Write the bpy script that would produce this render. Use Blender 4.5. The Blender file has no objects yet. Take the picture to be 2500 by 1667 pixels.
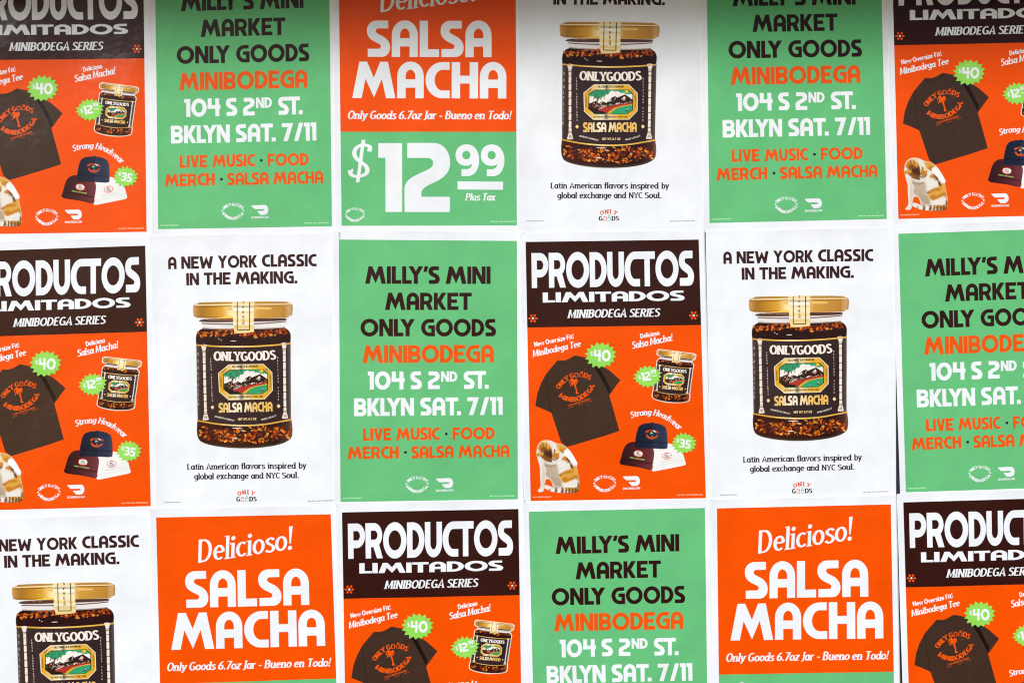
import bpy, math, random
import numpy as np
from mathutils import Vector
from mathutils.geometry import delaunay_2d_cdt

scene = bpy.context.scene
# ------------------------------------------------------------------ camera, sky, sun, exposure
S = 0.001335                 # metres of wall per unit of layout
ZC = 1.75                    # height of the camera axis
DIST = 4.03
cam_d = bpy.data.cameras.new("camera")
cam = bpy.data.objects.new("camera", cam_d)
scene.collection.objects.link(cam)
cam.location = (0, -DIST, ZC)
cam.rotation_euler = (math.radians(90), 0, 0)
cam_d.sensor_width = 36.0
cam_d.lens = 36.0 * DIST / (2500 * S)
cam_d.clip_start = 0.05
cam_d.clip_end = 200
scene.camera = cam

SUN_EL, SUN_AZ = math.radians(26.5), math.radians(-28)     # azimuth: left of the wall's normal
world = bpy.data.worlds.new("World")
scene.world = world
world.use_nodes = True
wn = world.node_tree
wn.nodes.clear()
sky = wn.nodes.new("ShaderNodeTexSky")
sky.sky_type = 'NISHITA'
sky.sun_disc = False
sky.sun_elevation = SUN_EL
sky.sun_rotation = math.pi + SUN_AZ * -1.0
sky.dust_density = 1.0
sky.ozone_density = 2.0
bg = wn.nodes.new("ShaderNodeBackground")
bg.inputs["Strength"].default_value = 0.085
wo = wn.nodes.new("ShaderNodeOutputWorld")
wn.links.new(sky.outputs[0], bg.inputs["Color"])
wn.links.new(bg.outputs[0], wo.inputs["Surface"])

sun_d = bpy.data.lights.new("sun", 'SUN')
sun_d.energy = 1.45
sun_d.angle = math.radians(22)
sun_d.color = (1.0, 0.99, 0.98)
sun = bpy.data.objects.new("sun", sun_d)
scene.collection.objects.link(sun)
to_sun = Vector((math.sin(SUN_AZ) * math.cos(SUN_EL), -math.cos(SUN_AZ) * math.cos(SUN_EL), math.sin(SUN_EL)))
sun.rotation_euler = to_sun.to_track_quat('Z', 'Y').to_euler()
sun.location = (-3, -5, 6)

vs = scene.view_settings
vs.view_transform = 'Standard'
vs.look = 'None'
vs.exposure = 0.75
vs.gamma = 1.0
vs.use_curve_mapping = False
scene.cycles.max_bounces = 4
scene.cycles.use_denoising = True
scene.cycles.denoiser = 'OPENIMAGEDENOISE'
scene.cycles.denoising_input_passes = 'RGB_ALBEDO_NORMAL'
scene.cycles.denoising_prefilter = 'ACCURATE'
scene.cycles.filter_width = 1.15

# ------------------------------------------------------------------ materials
def ink_material(name, col, rough=0.19, bump=0.13, mottle=0.055, attr=False):
    m = bpy.data.materials.new(name)
    m.use_nodes = True
    nt = m.node_tree
    b = nt.nodes["Principled BSDF"]
    tc = nt.nodes.new("ShaderNodeTexCoord")
    n1 = nt.nodes.new("ShaderNodeTexNoise")
    n1.inputs["Scale"].default_value = 9.0
    n1.inputs["Detail"].default_value = 5.0
    nt.links.new(tc.outputs["Object"], n1.inputs["Vector"])
    mr = nt.nodes.new("ShaderNodeMapRange")
    mr.inputs["From Min"].default_value = 0.3
    mr.inputs["From Max"].default_value = 0.7
    mr.inputs["To Min"].default_value = 1.0 - mottle
    mr.inputs["To Max"].default_value = 1.0 + mottle
    nt.links.new(n1.outputs["Fac"], mr.inputs["Value"])
    mx = nt.nodes.new("ShaderNodeVectorMath")
    mx.operation = 'SCALE'
    if attr:
        at = nt.nodes.new("ShaderNodeAttribute")
        at.attribute_name = "ink"
        nt.links.new(at.outputs["Color"], mx.inputs[0])
    else:
        mx.inputs[0].default_value = col
    nt.links.new(mr.outputs[0], mx.inputs["Scale"])
    nt.links.new(mx.outputs[0], b.inputs["Base Color"])
    n2 = nt.nodes.new("ShaderNodeTexNoise")
    n2.inputs["Scale"].default_value = 26.0
    n2.inputs["Detail"].default_value = 6.0
    nt.links.new(tc.outputs["Object"], n2.inputs["Vector"])
    bp = nt.nodes.new("ShaderNodeBump")
    bp.inputs["Strength"].default_value = bump
    bp.inputs["Distance"].default_value = 0.01
    nt.links.new(n2.outputs["Fac"], bp.inputs["Height"])
    nt.links.new(bp.outputs[0], b.inputs["Normal"])
    b.inputs["Roughness"].default_value = rough
    b.inputs["Specular IOR Level"].default_value = 0.10
    return m

INK = {
    'paper': (0.83, 0.86, 0.90), 'white': (0.82, 0.85, 0.885), 'green': (0.13, 0.50, 0.195),
    'orange': (0.85, 0.080, 0.001), 'brown': (0.033, 0.0072, 0.0056), 'dark': (0.027, 0.0075, 0.007),
    'textorange': (0.80, 0.095, 0.006), 'lime': (0.285, 0.69, 0.10), 'black': (0.018, 0.014, 0.02),
    'maroontext': (0.040, 0.012, 0.013), 'grey': (0.30, 0.30, 0.32), 'palegreen': (0.50, 0.86, 0.52),
    'paleorange': (0.88, 0.55, 0.36), 'logored': (0.72, 0.115, 0.055), 'logogreen': (0.20, 0.58, 0.33),
    'shirt': (0.050, 0.0255, 0.0165), 'shirtfold': (0.012, 0.006, 0.004), 'shirtprint': (0.83, 0.095, 0.004),
}
MAT = {k: ink_material("ink_" + k if k != 'paper' else "poster_paper", c) for k, c in INK.items()}
MAT['photo'] = ink_material("ink_photograph", None, attr=True, mottle=0.06)

wall_mat = bpy.data.materials.new("painted_wall")
wall_mat.use_nodes = True
_nt = wall_mat.node_tree
_b = _nt.nodes["Principled BSDF"]
_n = _nt.nodes.new("ShaderNodeTexNoise")
_n.inputs["Scale"].default_value = 30
_r = _nt.nodes.new("ShaderNodeValToRGB")
_r.color_ramp.elements[0].color = (0.008, 0.011, 0.02, 1)
_r.color_ramp.elements[1].color = (0.016, 0.02, 0.034, 1)
_nt.links.new(_n.outputs["Fac"], _r.inputs[0])
_nt.links.new(_r.outputs[0], _b.inputs["Base Color"])
_b.inputs["Roughness"].default_value = 0.7

# ------------------------------------------------------------------ 2D drawing helpers
def E(cx, cy, rx, ry, a0, a1, n=16):
    return [(cx + rx * math.cos(math.radians(a0 + (a1 - a0) * i / n)), cy + ry * math.sin(math.radians(a0 + (a1 - a0) * i / n))) for i in range(n + 1)]

def rect(x0, y0, x1, y1):
    return [(x0, y0), (x1, y0), (x1, y1), (x0, y1)]

def ring(cx, cy, ro, ri, a0, a1, n=16):
    return E(cx, cy, ro[0], ro[1], a0, a1, n) + E(cx, cy, ri[0], ri[1], a1, a0, n)

def disc(cx, cy, rx, ry=None, n=18, rot=0.0):
    ry = rx if ry is None else ry
    c, s = math.cos(rot), math.sin(rot)
    return [(cx + x * c - y * s, cy + x * s + y * c) for x, y in E(0, 0, rx, ry, 0, 360, n)[:-1]]

def path(d, n=7):
    """absolute M L C Z outline"""
    t = d.split()
    pts, i, cmd = [], 0, 'M'
    while i < len(t):
        if t[i][0] in 'MLCZ':
            c = t[i][0]
            if len(t[i]) > 1:
                t[i] = t[i][1:]
            else:
                i += 1
            cmd = c
            if cmd == 'Z':
                break
        if cmd in 'ML':
            pts.append((float(t[i]), float(t[i + 1]))); i += 2
        else:
            p0 = pts[-1]
            a, b, e = [(float(t[i + k]), float(t[i + k + 1])) for k in (0, 2, 4)]
            i += 6
            for j in range(1, n + 1):
                s = j / n; r = 1 - s
                pts.append(tuple(r**3 * p0[k] + 3 * r * r * s * a[k] + 3 * r * s * s * b[k] + s**3 * e[k] for k in (0, 1)))
    if len(pts) > 1 and abs(pts[0][0] - pts[-1][0]) + abs(pts[0][1] - pts[-1][1]) < 1e-6:
        pts.pop()
    return pts

def pathu(d, ox, oy, h):
    return [((x - ox) / h, (oy - y) / h) for x, y in path(d)]

def spline(pts, n=5, closed=False):
    out = []
    m = len(pts)
    for i in range(m if closed else m - 1):
        p = [pts[(i + k) % m] if closed else pts[min(max(i + k, 0), m - 1)] for k in (-1, 0, 1, 2)]
        for j in range(n):
            s = j / n
            out.append(tuple(0.5 * (2 * p[1][k] + (p[2][k] - p[0][k]) * s + (2 * p[0][k] - 5 * p[1][k] + 4 * p[2][k] - p[3][k]) * s * s + (3 * p[1][k] - p[0][k] - 3 * p[2][k] + p[3][k]) * s**3) for k in (0, 1)))
    if not closed:
        out.append(tuple(pts[-1]))
    return out

def stroke(pts, wx, wy=None, w1=None):
    """quads along a polyline; pen is wx across for upright strokes, wy for level ones"""
    wy = wx if wy is None else wy
    q = [pts[0]]
    for p in pts[1:]:
        if abs(p[0] - q[-1][0]) + abs(p[1] - q[-1][1]) > 1e-7:
            q.append(p)
    if len(q) < 2:
        return []
    closed = abs(q[0][0] - q[-1][0]) + abs(q[0][1] - q[-1][1]) < 1e-6 and len(q) > 3
    nrm = []
    for a, b in zip(q, q[1:]):
        dx, dy = b[0] - a[0], b[1] - a[1]
        l = math.hypot(dx, dy)
        nrm.append((-dy / l, dx / l))
    L, R = [], []
    for i, p in enumerate(q):
        if closed:
            n1, n2 = nrm[i - 1 if i > 0 else -1], nrm[i if i < len(nrm) else 0]
        else:
            n1, n2 = nrm[max(i - 1, 0)], nrm[min(i, len(nrm) - 1)]
        mx, my = n1[0] + n2[0], n1[1] + n2[1]
        l = math.hypot(mx, my)
        if l < 0.2:
            mx, my, k = n1[0], n1[1], 1.0
        else:
            mx, my = mx / l, my / l
            k = 1 / max(0.55, mx * n1[0] + my * n1[1])
        s = 1.0 if w1 is None else 1 + (w1 - 1) * i / (len(q) - 1)
        ox, oy = mx * wx / 2 * k * s, my * wy / 2 * k * s
        L.append((p[0] + ox, p[1] + oy)); R.append((p[0] - ox, p[1] - oy))
    return [[L[i], L[i + 1], R[i + 1], R[i]] for i in range(len(q) - 1)]

# ------------------------------------------------------------------ display lettering (cap height 1)
ST, BA = 0.235, 0.215
SS = pathu("M683 254 L545 254 C470 254 422 305 422 375 C422 440 460 475 505 500 L568 530 C585 540 594 548 594 558 C594 578 580 590 560 590 L434 590 L434 686 L605 686 C665 686 705 640 705 572 C705 510 668 470 620 442 L555 410 C538 400 531 390 531 378 C531 358 545 347 565 347 L683 347 Z", 422, 686, 432)
NINE = pathu("M1555 738 L1555 655 L1625 655 C1660 650 1680 630 1688 592 C1665 607 1645 615 1610 615 C1530 615 1480 560 1480 487 C1480 410 1540 358 1620 358 C1715 358 1775 440 1775 545 C1775 660 1720 738 1630 738 Z", 1480, 738, 380)
NINEH = [((x - 1480) / 380, (738 - y) / 380) for x, y in disc(1615, 487, 51)]
MM = [(0, 0), (.194, 1.0), (.407, 1.0), (.6, .56), (.773, 1), (.99, 1), (1.2, 0), (.94, 0), (.82, .528), (.604, .02), (.366, .528), (.26, 0)]
CARC = ring(.47, .5, (.47, .5), (.215, .285), 90, 270)
DISP = {
    'I': (ST, [rect(0, 0, ST, 1)]),
    'L': (.55, [rect(0, 0, ST, 1), rect(ST - .01, 0, .55, BA)]),
    'E': (.65, [rect(0, 0, ST, 1), rect(ST - .01, 1 - BA, .64, 1), rect(ST - .01, .405, .56, .61), rect(ST - .01, 0, .65, BA)]),
    'F': (.63, [rect(0, 0, ST, 1), rect(ST - .01, 1 - BA, .63, 1), rect(ST - .01, .36, .57, .57)]),
    'T': (.72, [rect(0, 1 - BA, .72, 1), rect(.36 - ST / 2, 0, .36 + ST / 2, 1 - BA + .01)]),
    'H': (.735, [rect(0, 0, ST, 1), rect(.735 - ST, 0, .735, 1), rect(ST - .01, .41, .735 - ST + .01, .626)]),
    'N': (.775, [rect(0, 0, .225, 1), rect(.55, 0, .775, 1), [(0, 1), (.25, 1), (.775, 0), (.53, 0)]]),
    'M': (1.2, [MM]),
    'W': (1.14, [[(x * .95, 1 - y) for x, y in MM]]),
    'V': (.74, [[(0, 1), (.25, 1), (.372, .40), (.5, 1), (.74, 1), (.505, 0), (.24, 0)]]),
    'A': (.74, [rect(0, 0, ST, .61), rect(.74 - ST, 0, .74, .61), ring(.37, .6, (.37, .41), (.135, .185), 0, 180, 20), rect(ST - .01, .29, .75 - ST, .52)]),
    'B': (.735, [rect(0, 0, ST, 1), rect(ST - .01, .795, .45, 1), rect(ST - .01, .36, .46, .635), rect(ST - .01, 0, .46, .2),
                 ring(.44, .715, (.26, .285), (.04, .08), -90, 90), ring(.45, .285, (.285, .285), (.05, .085), -90, 90)]),
    'C': (.68, [CARC, rect(.465, 1 - BA, .67, 1), rect(.465, 0, .68, BA)]),
    'G': (.83, [ring(.5, .5, (.5, .5), (.255, .285), 90, 270), rect(.495, 1 - BA, .775, 1), rect(.495, 0, .83, BA), rect(.61, 0, .83, .63), rect(.43, .425, .83, .63)]),
    'D': (.755, [rect(0, 0, ST, 1), rect(ST - .01, 1 - BA, .275, 1), rect(ST - .01, 0, .275, BA), ring(.27, .5, (.485, .5), (.25, .285), -90, 90, 20)]),
    'O': (1.02, [ring(.51, .5, (.51, .515), (.275, .285), 0, 180, 18), ring(.51, .5, (.51, .515), (.275, .285), 180, 360, 18)]),
    'P': (.74, [rect(0, 0, ST, 1), rect(ST - .01, .785, .385, 1), rect(ST - .01, .30, .385, .52), ring(.38, .65, (.36, .35), (.14, .135), -90, 90)]),
    'R': (.745, [rect(0, 0, ST, 1), rect(ST - .01, .785, .385, 1), rect(ST - .01, .32, .385, .53), ring(.38, .66, (.345, .34), (.14, .13), -90, 90), [(.23, .34), (.45, .46), (.6, .37), (.745, 0), (.49, 0), (.335, .335)]]),
    'K': (.74, [rect(0, 0, ST, 1), [(ST - .02, .60), (.465, 1), (.735, 1), (.44, .505), (.74, 0), (.475, 0), (ST - .02, .42)]]),
    'S': (.655, [SS]),
    'U': (.74, [rect(0, .4, ST, 1), rect(.74 - ST, .4, .74, 1), ring(.37, .41, (.37, .415), (.135, .19), 180, 360, 20)]),
    'Y': (.85, [[(0, 1), (.27, 1), (.43, .72), (.58, 1), (.85, 1), (.545, .48), (.545, 0), (.31, 0), (.31, .48)]]),
    'X': (.76, [[(0, 1), (.27, 1), (.76, 0), (.49, 0)], [(.49, 1), (.76, 1), (.27, 0), (0, 0)]]),
    'Z': (.66, [rect(.02, 1 - BA, .65, 1), rect(0, 0, .66, BA), [(.35, .8), (.65, .8), (.31, .2), (0, .2)]]),
    '&': (1.35, [CARC, rect(.465, 1 - BA, 1.35, 1), rect(.465, 0, .68, BA), rect(.885, 0, 1.12, 1)]),   # the joined CT
    '1': (.35, [rect(0, .787, .35, 1), rect(.105, 0, .35, .79)]),
    '2': (.668, [pathu("M905 343 L1215 343 C1340 343 1418 450 1418 580 C1418 690 1350 750 1255 800 L1150 850 C1095 880 1073 905 1073 945 L1073 985 L1413 985 L1413 1165 L873 1165 L870 910 C870 830 905 790 960 755 C1010 720 1100 690 1170 650 C1200 632 1213 612 1213 580 C1213 545 1185 522 1140 522 L905 522 Z", 870, 1165, 822)]),
    '3': (.66, [rect(0, .8, .32, 1), rect(.1, .42, .32, .6), rect(0, 0, .32, .2), ring(.31, .72, (.31, .28), (.08, .08), -90, 90), ring(.31, .3, (.35, .3), (.11, .12), -90, 90)]),
    '4': (.75, [rect(.015, .43, .245, 1), rect(0, .42, .75, .63), rect(.45, 0, .68, 1)]),
    '5': (.66, [rect(.02, .8, .62, 1), rect(.02, .42, .24, .85), rect(.2, .42, .32, .62), rect(0, 0, .32, .2), ring(.31, .31, (.35, .31), (.12, .11), -90, 90)]),
    '6': (.78, [[(.775 - x, 1 - y) for x, y in NINE]], [[(.775 - x, 1 - y) for x, y in NINEH]]),
    '7': (.69, [[(0, 1), (.69, 1), (.35, 0), (.08, 0), (.36, .785), (0, .785)]]),
    '9': (.78, [NINE], [NINEH]),
    '0': (.9, [ring(.45, .5, (.45, .51), (.215, .28), 0, 180), ring(.45, .5, (.45, .51), (.215, .28), 180, 360)]),
    '/': (.56, [[(.31, 1), (.56, 1), (.25, 0), (0, 0)]]),
    '.': (.24, [rect(0, 0, .235, .225)]), '-': (.35, [rect(0, .4, .35, .6)]),
    "'": (.29, [[(.07, 1), (.29, 1), (.19, .68), (0, .68)]]),
    '$': (.6, [p for p in stroke(spline([(.58, .74), (.44, .84), (.22, .83), (.1, .7), (.16, .57), (.44, .43), (.5, .3), (.4, .17), (.18, .15), (.03, .25)], 4), .17, .14)] + [rect(.24, -.06, .35, 1.06)]),
    ' ': (.27, []),
}
KERN = {('L', 'Y'): -.24, ('Y', "'"): -.04, ("'", 'S'): -.05, ('S', 'T'): -.09, ('A', 'T'): -.03, ('T', '.'): -.12, ('K', 'L'): -.03, ('Y', 'N'): -.06, ('1', '1'): .0, ('L', 'S'): -.01}

# ------------------------------------------------------------------ skeleton lettering
X = .66
el = lambda cx, cy, rx, ry: E(cx, cy, rx, ry, 0, 360, 18)
SKEL = {
    'a': (.52, [el(.235, .33, .175, .285), [(.43, X), (.43, .0)]], [(.43, 0, 0, .1)]),
    'b': (.53, [[(.1, 1), (.1, .0)], el(.285, .33, .18, .285)], [(.1, 1, .1, 0)]),
    'c': (.46, [E(.26, .33, .195, .285, 50, 318, 14)], []),
    'd': (.53, [el(.24, .33, .18, .285), [(.43, 1), (.43, 0)]], [(.43, 1, .1, 0), (.43, 0, 0, .1)]),
    'e': (.5, [[(.08, .35), (.44, .35)], E(.255, .33, .185, .285, 4, 312, 16)], []),
    'f': (.36, [spline([(.4, .93), (.31, .96), (.21, .88), (.19, .72), (.19, 0)], 4), [(.04, .615), (.36, .615)]], [(.19, 0, .09, .1)]),
    'g': (.53, [el(.24, .34, .175, .275), spline([(.43, X), (.43, 0), (.4, -.13), (.27, -.21), (.08, -.18)], 4)], []),
    'h': (.55, [[(.1, 1), (.1, 0)], spline([(.1, .38), (.19, .56), (.32, .615), (.42, .52), (.43, .38), (.43, 0)], 4)], [(.1, 1, .1, 0), (.1, 0, .08, .08), (.43, 0, .08, .1)]),
    'i': (.22, [[(.1, X), (.1, 0)]], [(.1, X, .1, 0), (.1, 0, .08, .09)]),
    'l': (.22, [[(.1, 1), (.1, 0)]], [(.1, 1, .1, 0), (.1, 0, .08, .09)]),
    'm': (.83, [[(.1, X), (.1, 0)], spline([(.1, .38), (.17, .56), (.28, .615), (.38, .54), (.4, .38), (.4, 0)], 4), spline([(.4, .38), (.47, .56), (.58, .615), (.69, .54), (.71, .38), (.71, 0)], 4)], [(.1, X, .1, 0), (.1, 0, .08, .08), (.4, 0, .08, .08), (.71, 0, .08, .1)]),
    'n': (.55, [[(.1, X), (.1, 0)], spline([(.1, .38), (.19, .56), (.32, .615), (.42, .52), (.43, .38), (.43, 0)], 4)], [(.1, X, .1, 0), (.1, 0, .08, .08), (.43, 0, .08, .1)]),
    'o': (.51, [el(.255, .33, .195, .285)], []),
    'p': (.53, [[(.1, X), (.1, -.24)], el(.285, .33, .18, .285)], [(.1, X, .1, 0), (.1, -.24, .08, .1)]),
    'r': (.39, [[(.1, X), (.1, 0)], spline([(.1, .4), (.18, .55), (.29, .615), (.37, .6)], 4)], [(.1, X, .1, 0), (.1, 0, .08, .1)]),
    's': (.43, [spline([(.38, .54), (.3, .61), (.19, .615), (.1, .54), (.12, .43), (.24, .345), (.35, .26), (.375, .14), (.29, .05), (.16, .045), (.05, .12)], 3)], []),
    't': (.37, [spline([(.17, .84), (.17, .2), (.23, .07), (.36, .06)], 4), [(.03, .615), (.35, .615)]], []),
    'u': (.55, [spline([(.1, X), (.1, .25), (.16, .09), (.27, .05), (.38, .12), (.43, .25)], 4), [(.43, X), (.43, 0)]], [(.1, X, .1, 0), (.43, X, .1, 0), (.43, 0, 0, .1)]),
    'v': (.48, [[(.06, X), (.245, .02), (.43, X)]], [(.06, X, .06, .09), (.43, X, .09, .06)]),
    'w': (.74, [[(.06, X), (.21, .02), (.37, .6), (.53, .02), (.68, X)]], [(.06, X, .06, .09), (.68, X, .09, .06)]),
    'x': (.49, [[(.06, X), (.42, 0)], [(.42, X), (.05, 0)]], [(.06, X, .06, .09), (.42, X, .09, .06), (.05, 0, .06, .09), (.42, 0, .09, .06)]),
    'y': (.5, [[(.06, X), (.25, .05)], spline([(.44, X), (.27, .1), (.18, -.13), (.04, -.2)], 4)], [(.06, X, .06, .09), (.44, X, .09, .06)]),
    'z': (.45, [[(.05, .615), (.39, .615), (.06, .045), (.42, .045)]], []),
    'A': (.62, [[(.05, 0), (.305, 1), (.56, 0)], [(.14, .31), (.47, .31)]], [(.05, 0, .06, .1), (.56, 0, .1, .06)]),
    'B': (.58, [[(.1, 0), (.1, 1)], [(.1, .95), (.28, .95)] + E(.28, .745, .17, .205, 90, -90, 10)[1:] + [(.1, .54)], [(.28, .54)] + E(.28, .295, .2, .245, 90, -90, 10)[1:] + [(.1, .05)]], []),
    'C': (.6, [E(.34, .5, .26, .455, 48, 315, 16)], []),
    'D': (.66, [[(.1, 0), (.1, 1)], [(.1, .95), (.26, .95)] + E(.26, .5, .29, .45, 90, -90, 14)[1:] + [(.1, .05)]], []),
    'E': (.53, [[(.1, 0), (.1, 1)], [(.1, .95), (.47, .95)], [(.1, .51), (.4, .51)], [(.1, .05), (.49, .05)]], []),
    'F': (.5, [[(.1, 0), (.1, 1)], [(.1, .95), (.47, .95)], [(.1, .5), (.4, .5)]], [(.1, 0, .08, .1)]),
    'G': (.66, [E(.34, .5, .26, .455, 50, 325, 16) , [(.36, .45), (.58, .45)], [(.55, .45), (.55, .06)]], []),
    'H': (.66, [[(.1, 0), (.1, 1)], [(.54, 0), (.54, 1)], [(.1, .5), (.54, .5)]], [(.1, 0, .08, .08), (.1, 1, .08, .08), (.54, 0, .08, .08), (.54, 1, .08, .08)]),
    'I': (.24, [[(.11, 0), (.11, 1)]], [(.11, 0, .1, .1), (.11, 1, .1, .1)]),
    'J': (.32, [spline([(.2, 1), (.2, .15), (.15, -.02), (.02, -.1)], 4)], [(.2, 1, .1, .08)]),
    'L': (.5, [[(.1, 1), (.1, 0)], [(.1, .05), (.47, .05)]], [(.1, 1, .09, .1)]),
    'M': (.8, [[(.09, 0), (.12, 1)], [(.12, 1), (.39, .12), (.66, 1)], [(.66, 1), (.69, 0)]], [(.09, 0, .08, .08), (.69, 0, .08, .08)]),
    'N': (.67, [[(.1, 0), (.1, 1)], [(.1, 1), (.55, 0)], [(.55, 0), (.55, 1)]], [(.1, 0, .08, .08), (.55, 1, .08, .08)]),
    'O': (.68, [el(.34, .5, .265, .455)], []),
    'P': (.56, [[(.1, 0), (.1, 1)], [(.1, .95), (.28, .95)] + E(.28, .71, .19, .24, 90, -90, 10)[1:] + [(.1, .47)]], [(.1, 0, .08, .11)]),
    'R': (.6, [[(.1, 0), (.1, 1)], [(.1, .95), (.28, .95)] + E(.28, .73, .18, .22, 90, -90, 10)[1:] + [(.1, .51)], [(.28, .51), (.53, 0)]], [(.1, 0, .08, .09)]),
    'S': (.52, [spline([(.45, .84), (.35, .94), (.21, .95), (.1, .85), (.11, .68), (.25, .55), (.4, .43), (.46, .26), (.39, .1), (.22, .045), (.06, .14)], 3)], []),
    'T': (.58, [[(.29, 0), (.29, 1)], [(.03, .95), (.55, .95)]], [(.29, 0, .09, .09)]),
    'U': (.66, [[(.1, 1), (.1, .35)] + E(.32, .3, .22, .25, 180, 360, 12) + [(.54, 1)]], [(.1, 1, .08, .08), (.54, 1, .08, .08)]),
    'V': (.6, [[(.05, 1), (.3, .02), (.55, 1)]], []),
    'W': (.86, [[(.05, 1), (.23, .02), (.43, .9), (.63, .02), (.81, 1)]], []),
    'Y': (.6, [[(.05, 1), (.3, .47), (.55, 1)], [(.3, .5), (.3, 0)]], [(.05, 1, .06, .1), (.55, 1, .1, .06), (.3, 0, .09, .09)]),
    '6': (.55, [el(.28, .29, .19, .245), spline([(.44, .96), (.22, .78), (.09, .5), (.1, .28)], 4)], []),
    '7': (.5, [[(.04, .95), (.44, .95), (.16, 0)]], []),
    '9': (.55, [el(.27, .7, .19, .245), spline([(.1, .04), (.32, .22), (.45, .5), (.45, .7)], 4)], []),
    ' ': (.24, [], []), '-': (.36, [[(.04, .36), (.32, .36)]], []),
    'j': (.74, [rect(.13, .04, .61, .74) + [(.13, .04)], [(.08, .86), (.66, .86)]], []),     # the jar that stands for an O
    'q': (.74, [[(.11, .04), (.11, .55), (.3, .78), (.3, 1.12), (.44, 1.12), (.44, .78), (.63, .55), (.63, .04), (.11, .04)], [(.28, .9), (.46, .9)]], []),  # the bottle
}
STYLE = {   # stem, hairline, serif thickness (0 = none), slant, dot radius
    'italic': (.178, .118, .07, .175, .095), 'roman': (.172, .118, .075, 0, .095), 'sans': (.20, .17, 0, 0, .10),
    'slab': (.21, .15, .15, 0, .1), 'plain': (.17, .15, 0, 0, .1), 'script': (.142, .075, .045, .19, .095),
}
def glyph(font, ch):
    """-> advance, polygons, holes in cap-height units"""
    if font == 'display':
        g = DISP[ch]
        return g[0] + .05, g[1], (g[2] if len(g) > 2 else [])
    w, h, sf, sl, dr = STYLE[font]
    if ch in ".!,":
        ps = [disc(.12, .085, dr, n=10)]
        if ch == '!':
            ps.append([(.05, 1.02), (.21, 1.02), (.15, .27), (.09, .27)])
        adv = .25
    else:
        adv, st, se = SKEL[ch]
        ps = []
        k = .55 if ch in 'jq' else 1
        for s in st:
            ps += stroke(s, w * k, h * k)
        if sf:
            for (x, y, l, r) in se:
                top = y > .5
                l2 = l * .8 + w / 2 if l else 0; r2 = r * .8 + w / 2 if r else 0
                ps.append(rect(x - l2 * .9, y - sf if top else y, x + r2 * .9, y if top else y + sf))
        if font == 'slab' and ch in 'BDEFLPRIN':
            ps.append(rect(-.04, 0, .2, .15)); ps.append(rect(-.04, .85, .2, 1))
        if ch == 'i':
            ps.append(disc(.1, .86, dr, n=10))
    if font == 'roman' and ch.islower():
        up = lambda y: y * .75 / X if y <= X else .75 + (y - X) * .34 / .34
        ps = [[(x, up(y)) for x, y in p] for p in ps]
    if sl:
        ps = [[(x + y * sl, y) for x, y in p] for p in ps]
    return adv + (.02 if font != 'sans' else .03), ps, []

def layout(font, s, track=0.0):
    x, P, Hh, prev, last = 0.0, [], [], None, 0
    for ch in s:
        a, ps, hs = glyph(font, ch)
        if font == 'display':
            x += KERN.get((prev, ch), 0)
        P += [[(px + x, py) for px, py in p] for p in ps]
        Hh += [[(px + x, py) for px, py in p] for p in hs]
        x += a + track
        prev = ch
    xs = [p[0] for q in P for p in q]
    return P, Hh, min(xs), max(xs)

def text(font, s, p0, p1, h, track=0.0):
    """lettering whose ink runs from p0 to p1 along the baseline (image-down axes)"""
    P, Hh, a, b = layout(font, s, track)
    L = math.hypot(p1[0] - p0[0], p1[1] - p0[1])
    ex = ((p1[0] - p0[0]) / L, (p1[1] - p0[1]) / L)
    up = (ex[1], -ex[0])
    k = L / (b - a)
    f = lambda q: [(p0[0] + (x - a) * k * ex[0] + y * h * up[0], p0[1] + (x - a) * k * ex[1] + y * h * up[1]) for x, y in q]
    return [f(q) for q in P], [f(q) for q in Hh]

def arc_text(font, s, pts, h, track=0.0):
    c = np.array(spline(pts, 8))
    d = np.hypot(*(c[1:] - c[:-1]).T)
    cum = np.concatenate([[0], np.cumsum(d)])
    P, Hh, a, b = layout(font, s, track)
    tot = cum[-1]
    def f(q):
        out = []
        for x, y in q:
            t = (x - a) / (b - a) * tot
            pos = np.array([np.interp(t, cum, c[:, 0]), np.interp(t, cum, c[:, 1])])
            e = tot * .012
            p2 = np.array([np.interp(min(t + e, tot), cum, c[:, 0]), np.interp(min(t + e, tot), cum, c[:, 1])])
            p1 = np.array([np.interp(max(t - e, 0), cum, c[:, 0]), np.interp(max(t - e, 0), cum, c[:, 1])])
            tg = (p2 - p1) / max(1e-9, np.hypot(*(p2 - p1)))
            out.append((pos[0] + tg[1] * y * h, pos[1] - tg[0] * y * h))
        return out
    return [f(q) for q in P], [f(q) for q in Hh]

# ------------------------------------------------------------------ poster geometry: every sheet as it hangs (corners of its printed field on the wall)
W, H = 430.0, 636.0
REF = {'A': [(1283.1, 591.3), (1704.8, 585.4), (1722.9, 1214.8), (1295.4, 1221.7)],
       'B': [(827.9, 585.3), (1261.9, 588.9), (1264.3, 1217.5), (832.1, 1224.1)],
       'C': [(827.0, -80.5), (1258.8, -79.5), (1261.7, 551.1), (834.5, 551.6)],
       'D': [(385.7, 598), (815.5, 590), (821.5, 1228.6), (395.2, 1233.2)],
       'C2': [(1749.1, 1238.5), (2172.6, 1229.5), (2183.4, 1867.4), (1756.1, 1872.9)]}

def bil(q, u, v):
    q = np.asarray(q, float)
    u = np.asarray(u, float)[..., None]; v = np.asarray(v, float)[..., None]
    return (1 - u) * (1 - v) * q[0] + u * (1 - v) * q[1] + u * v * q[2] + (1 - u) * v * q[3]

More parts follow.
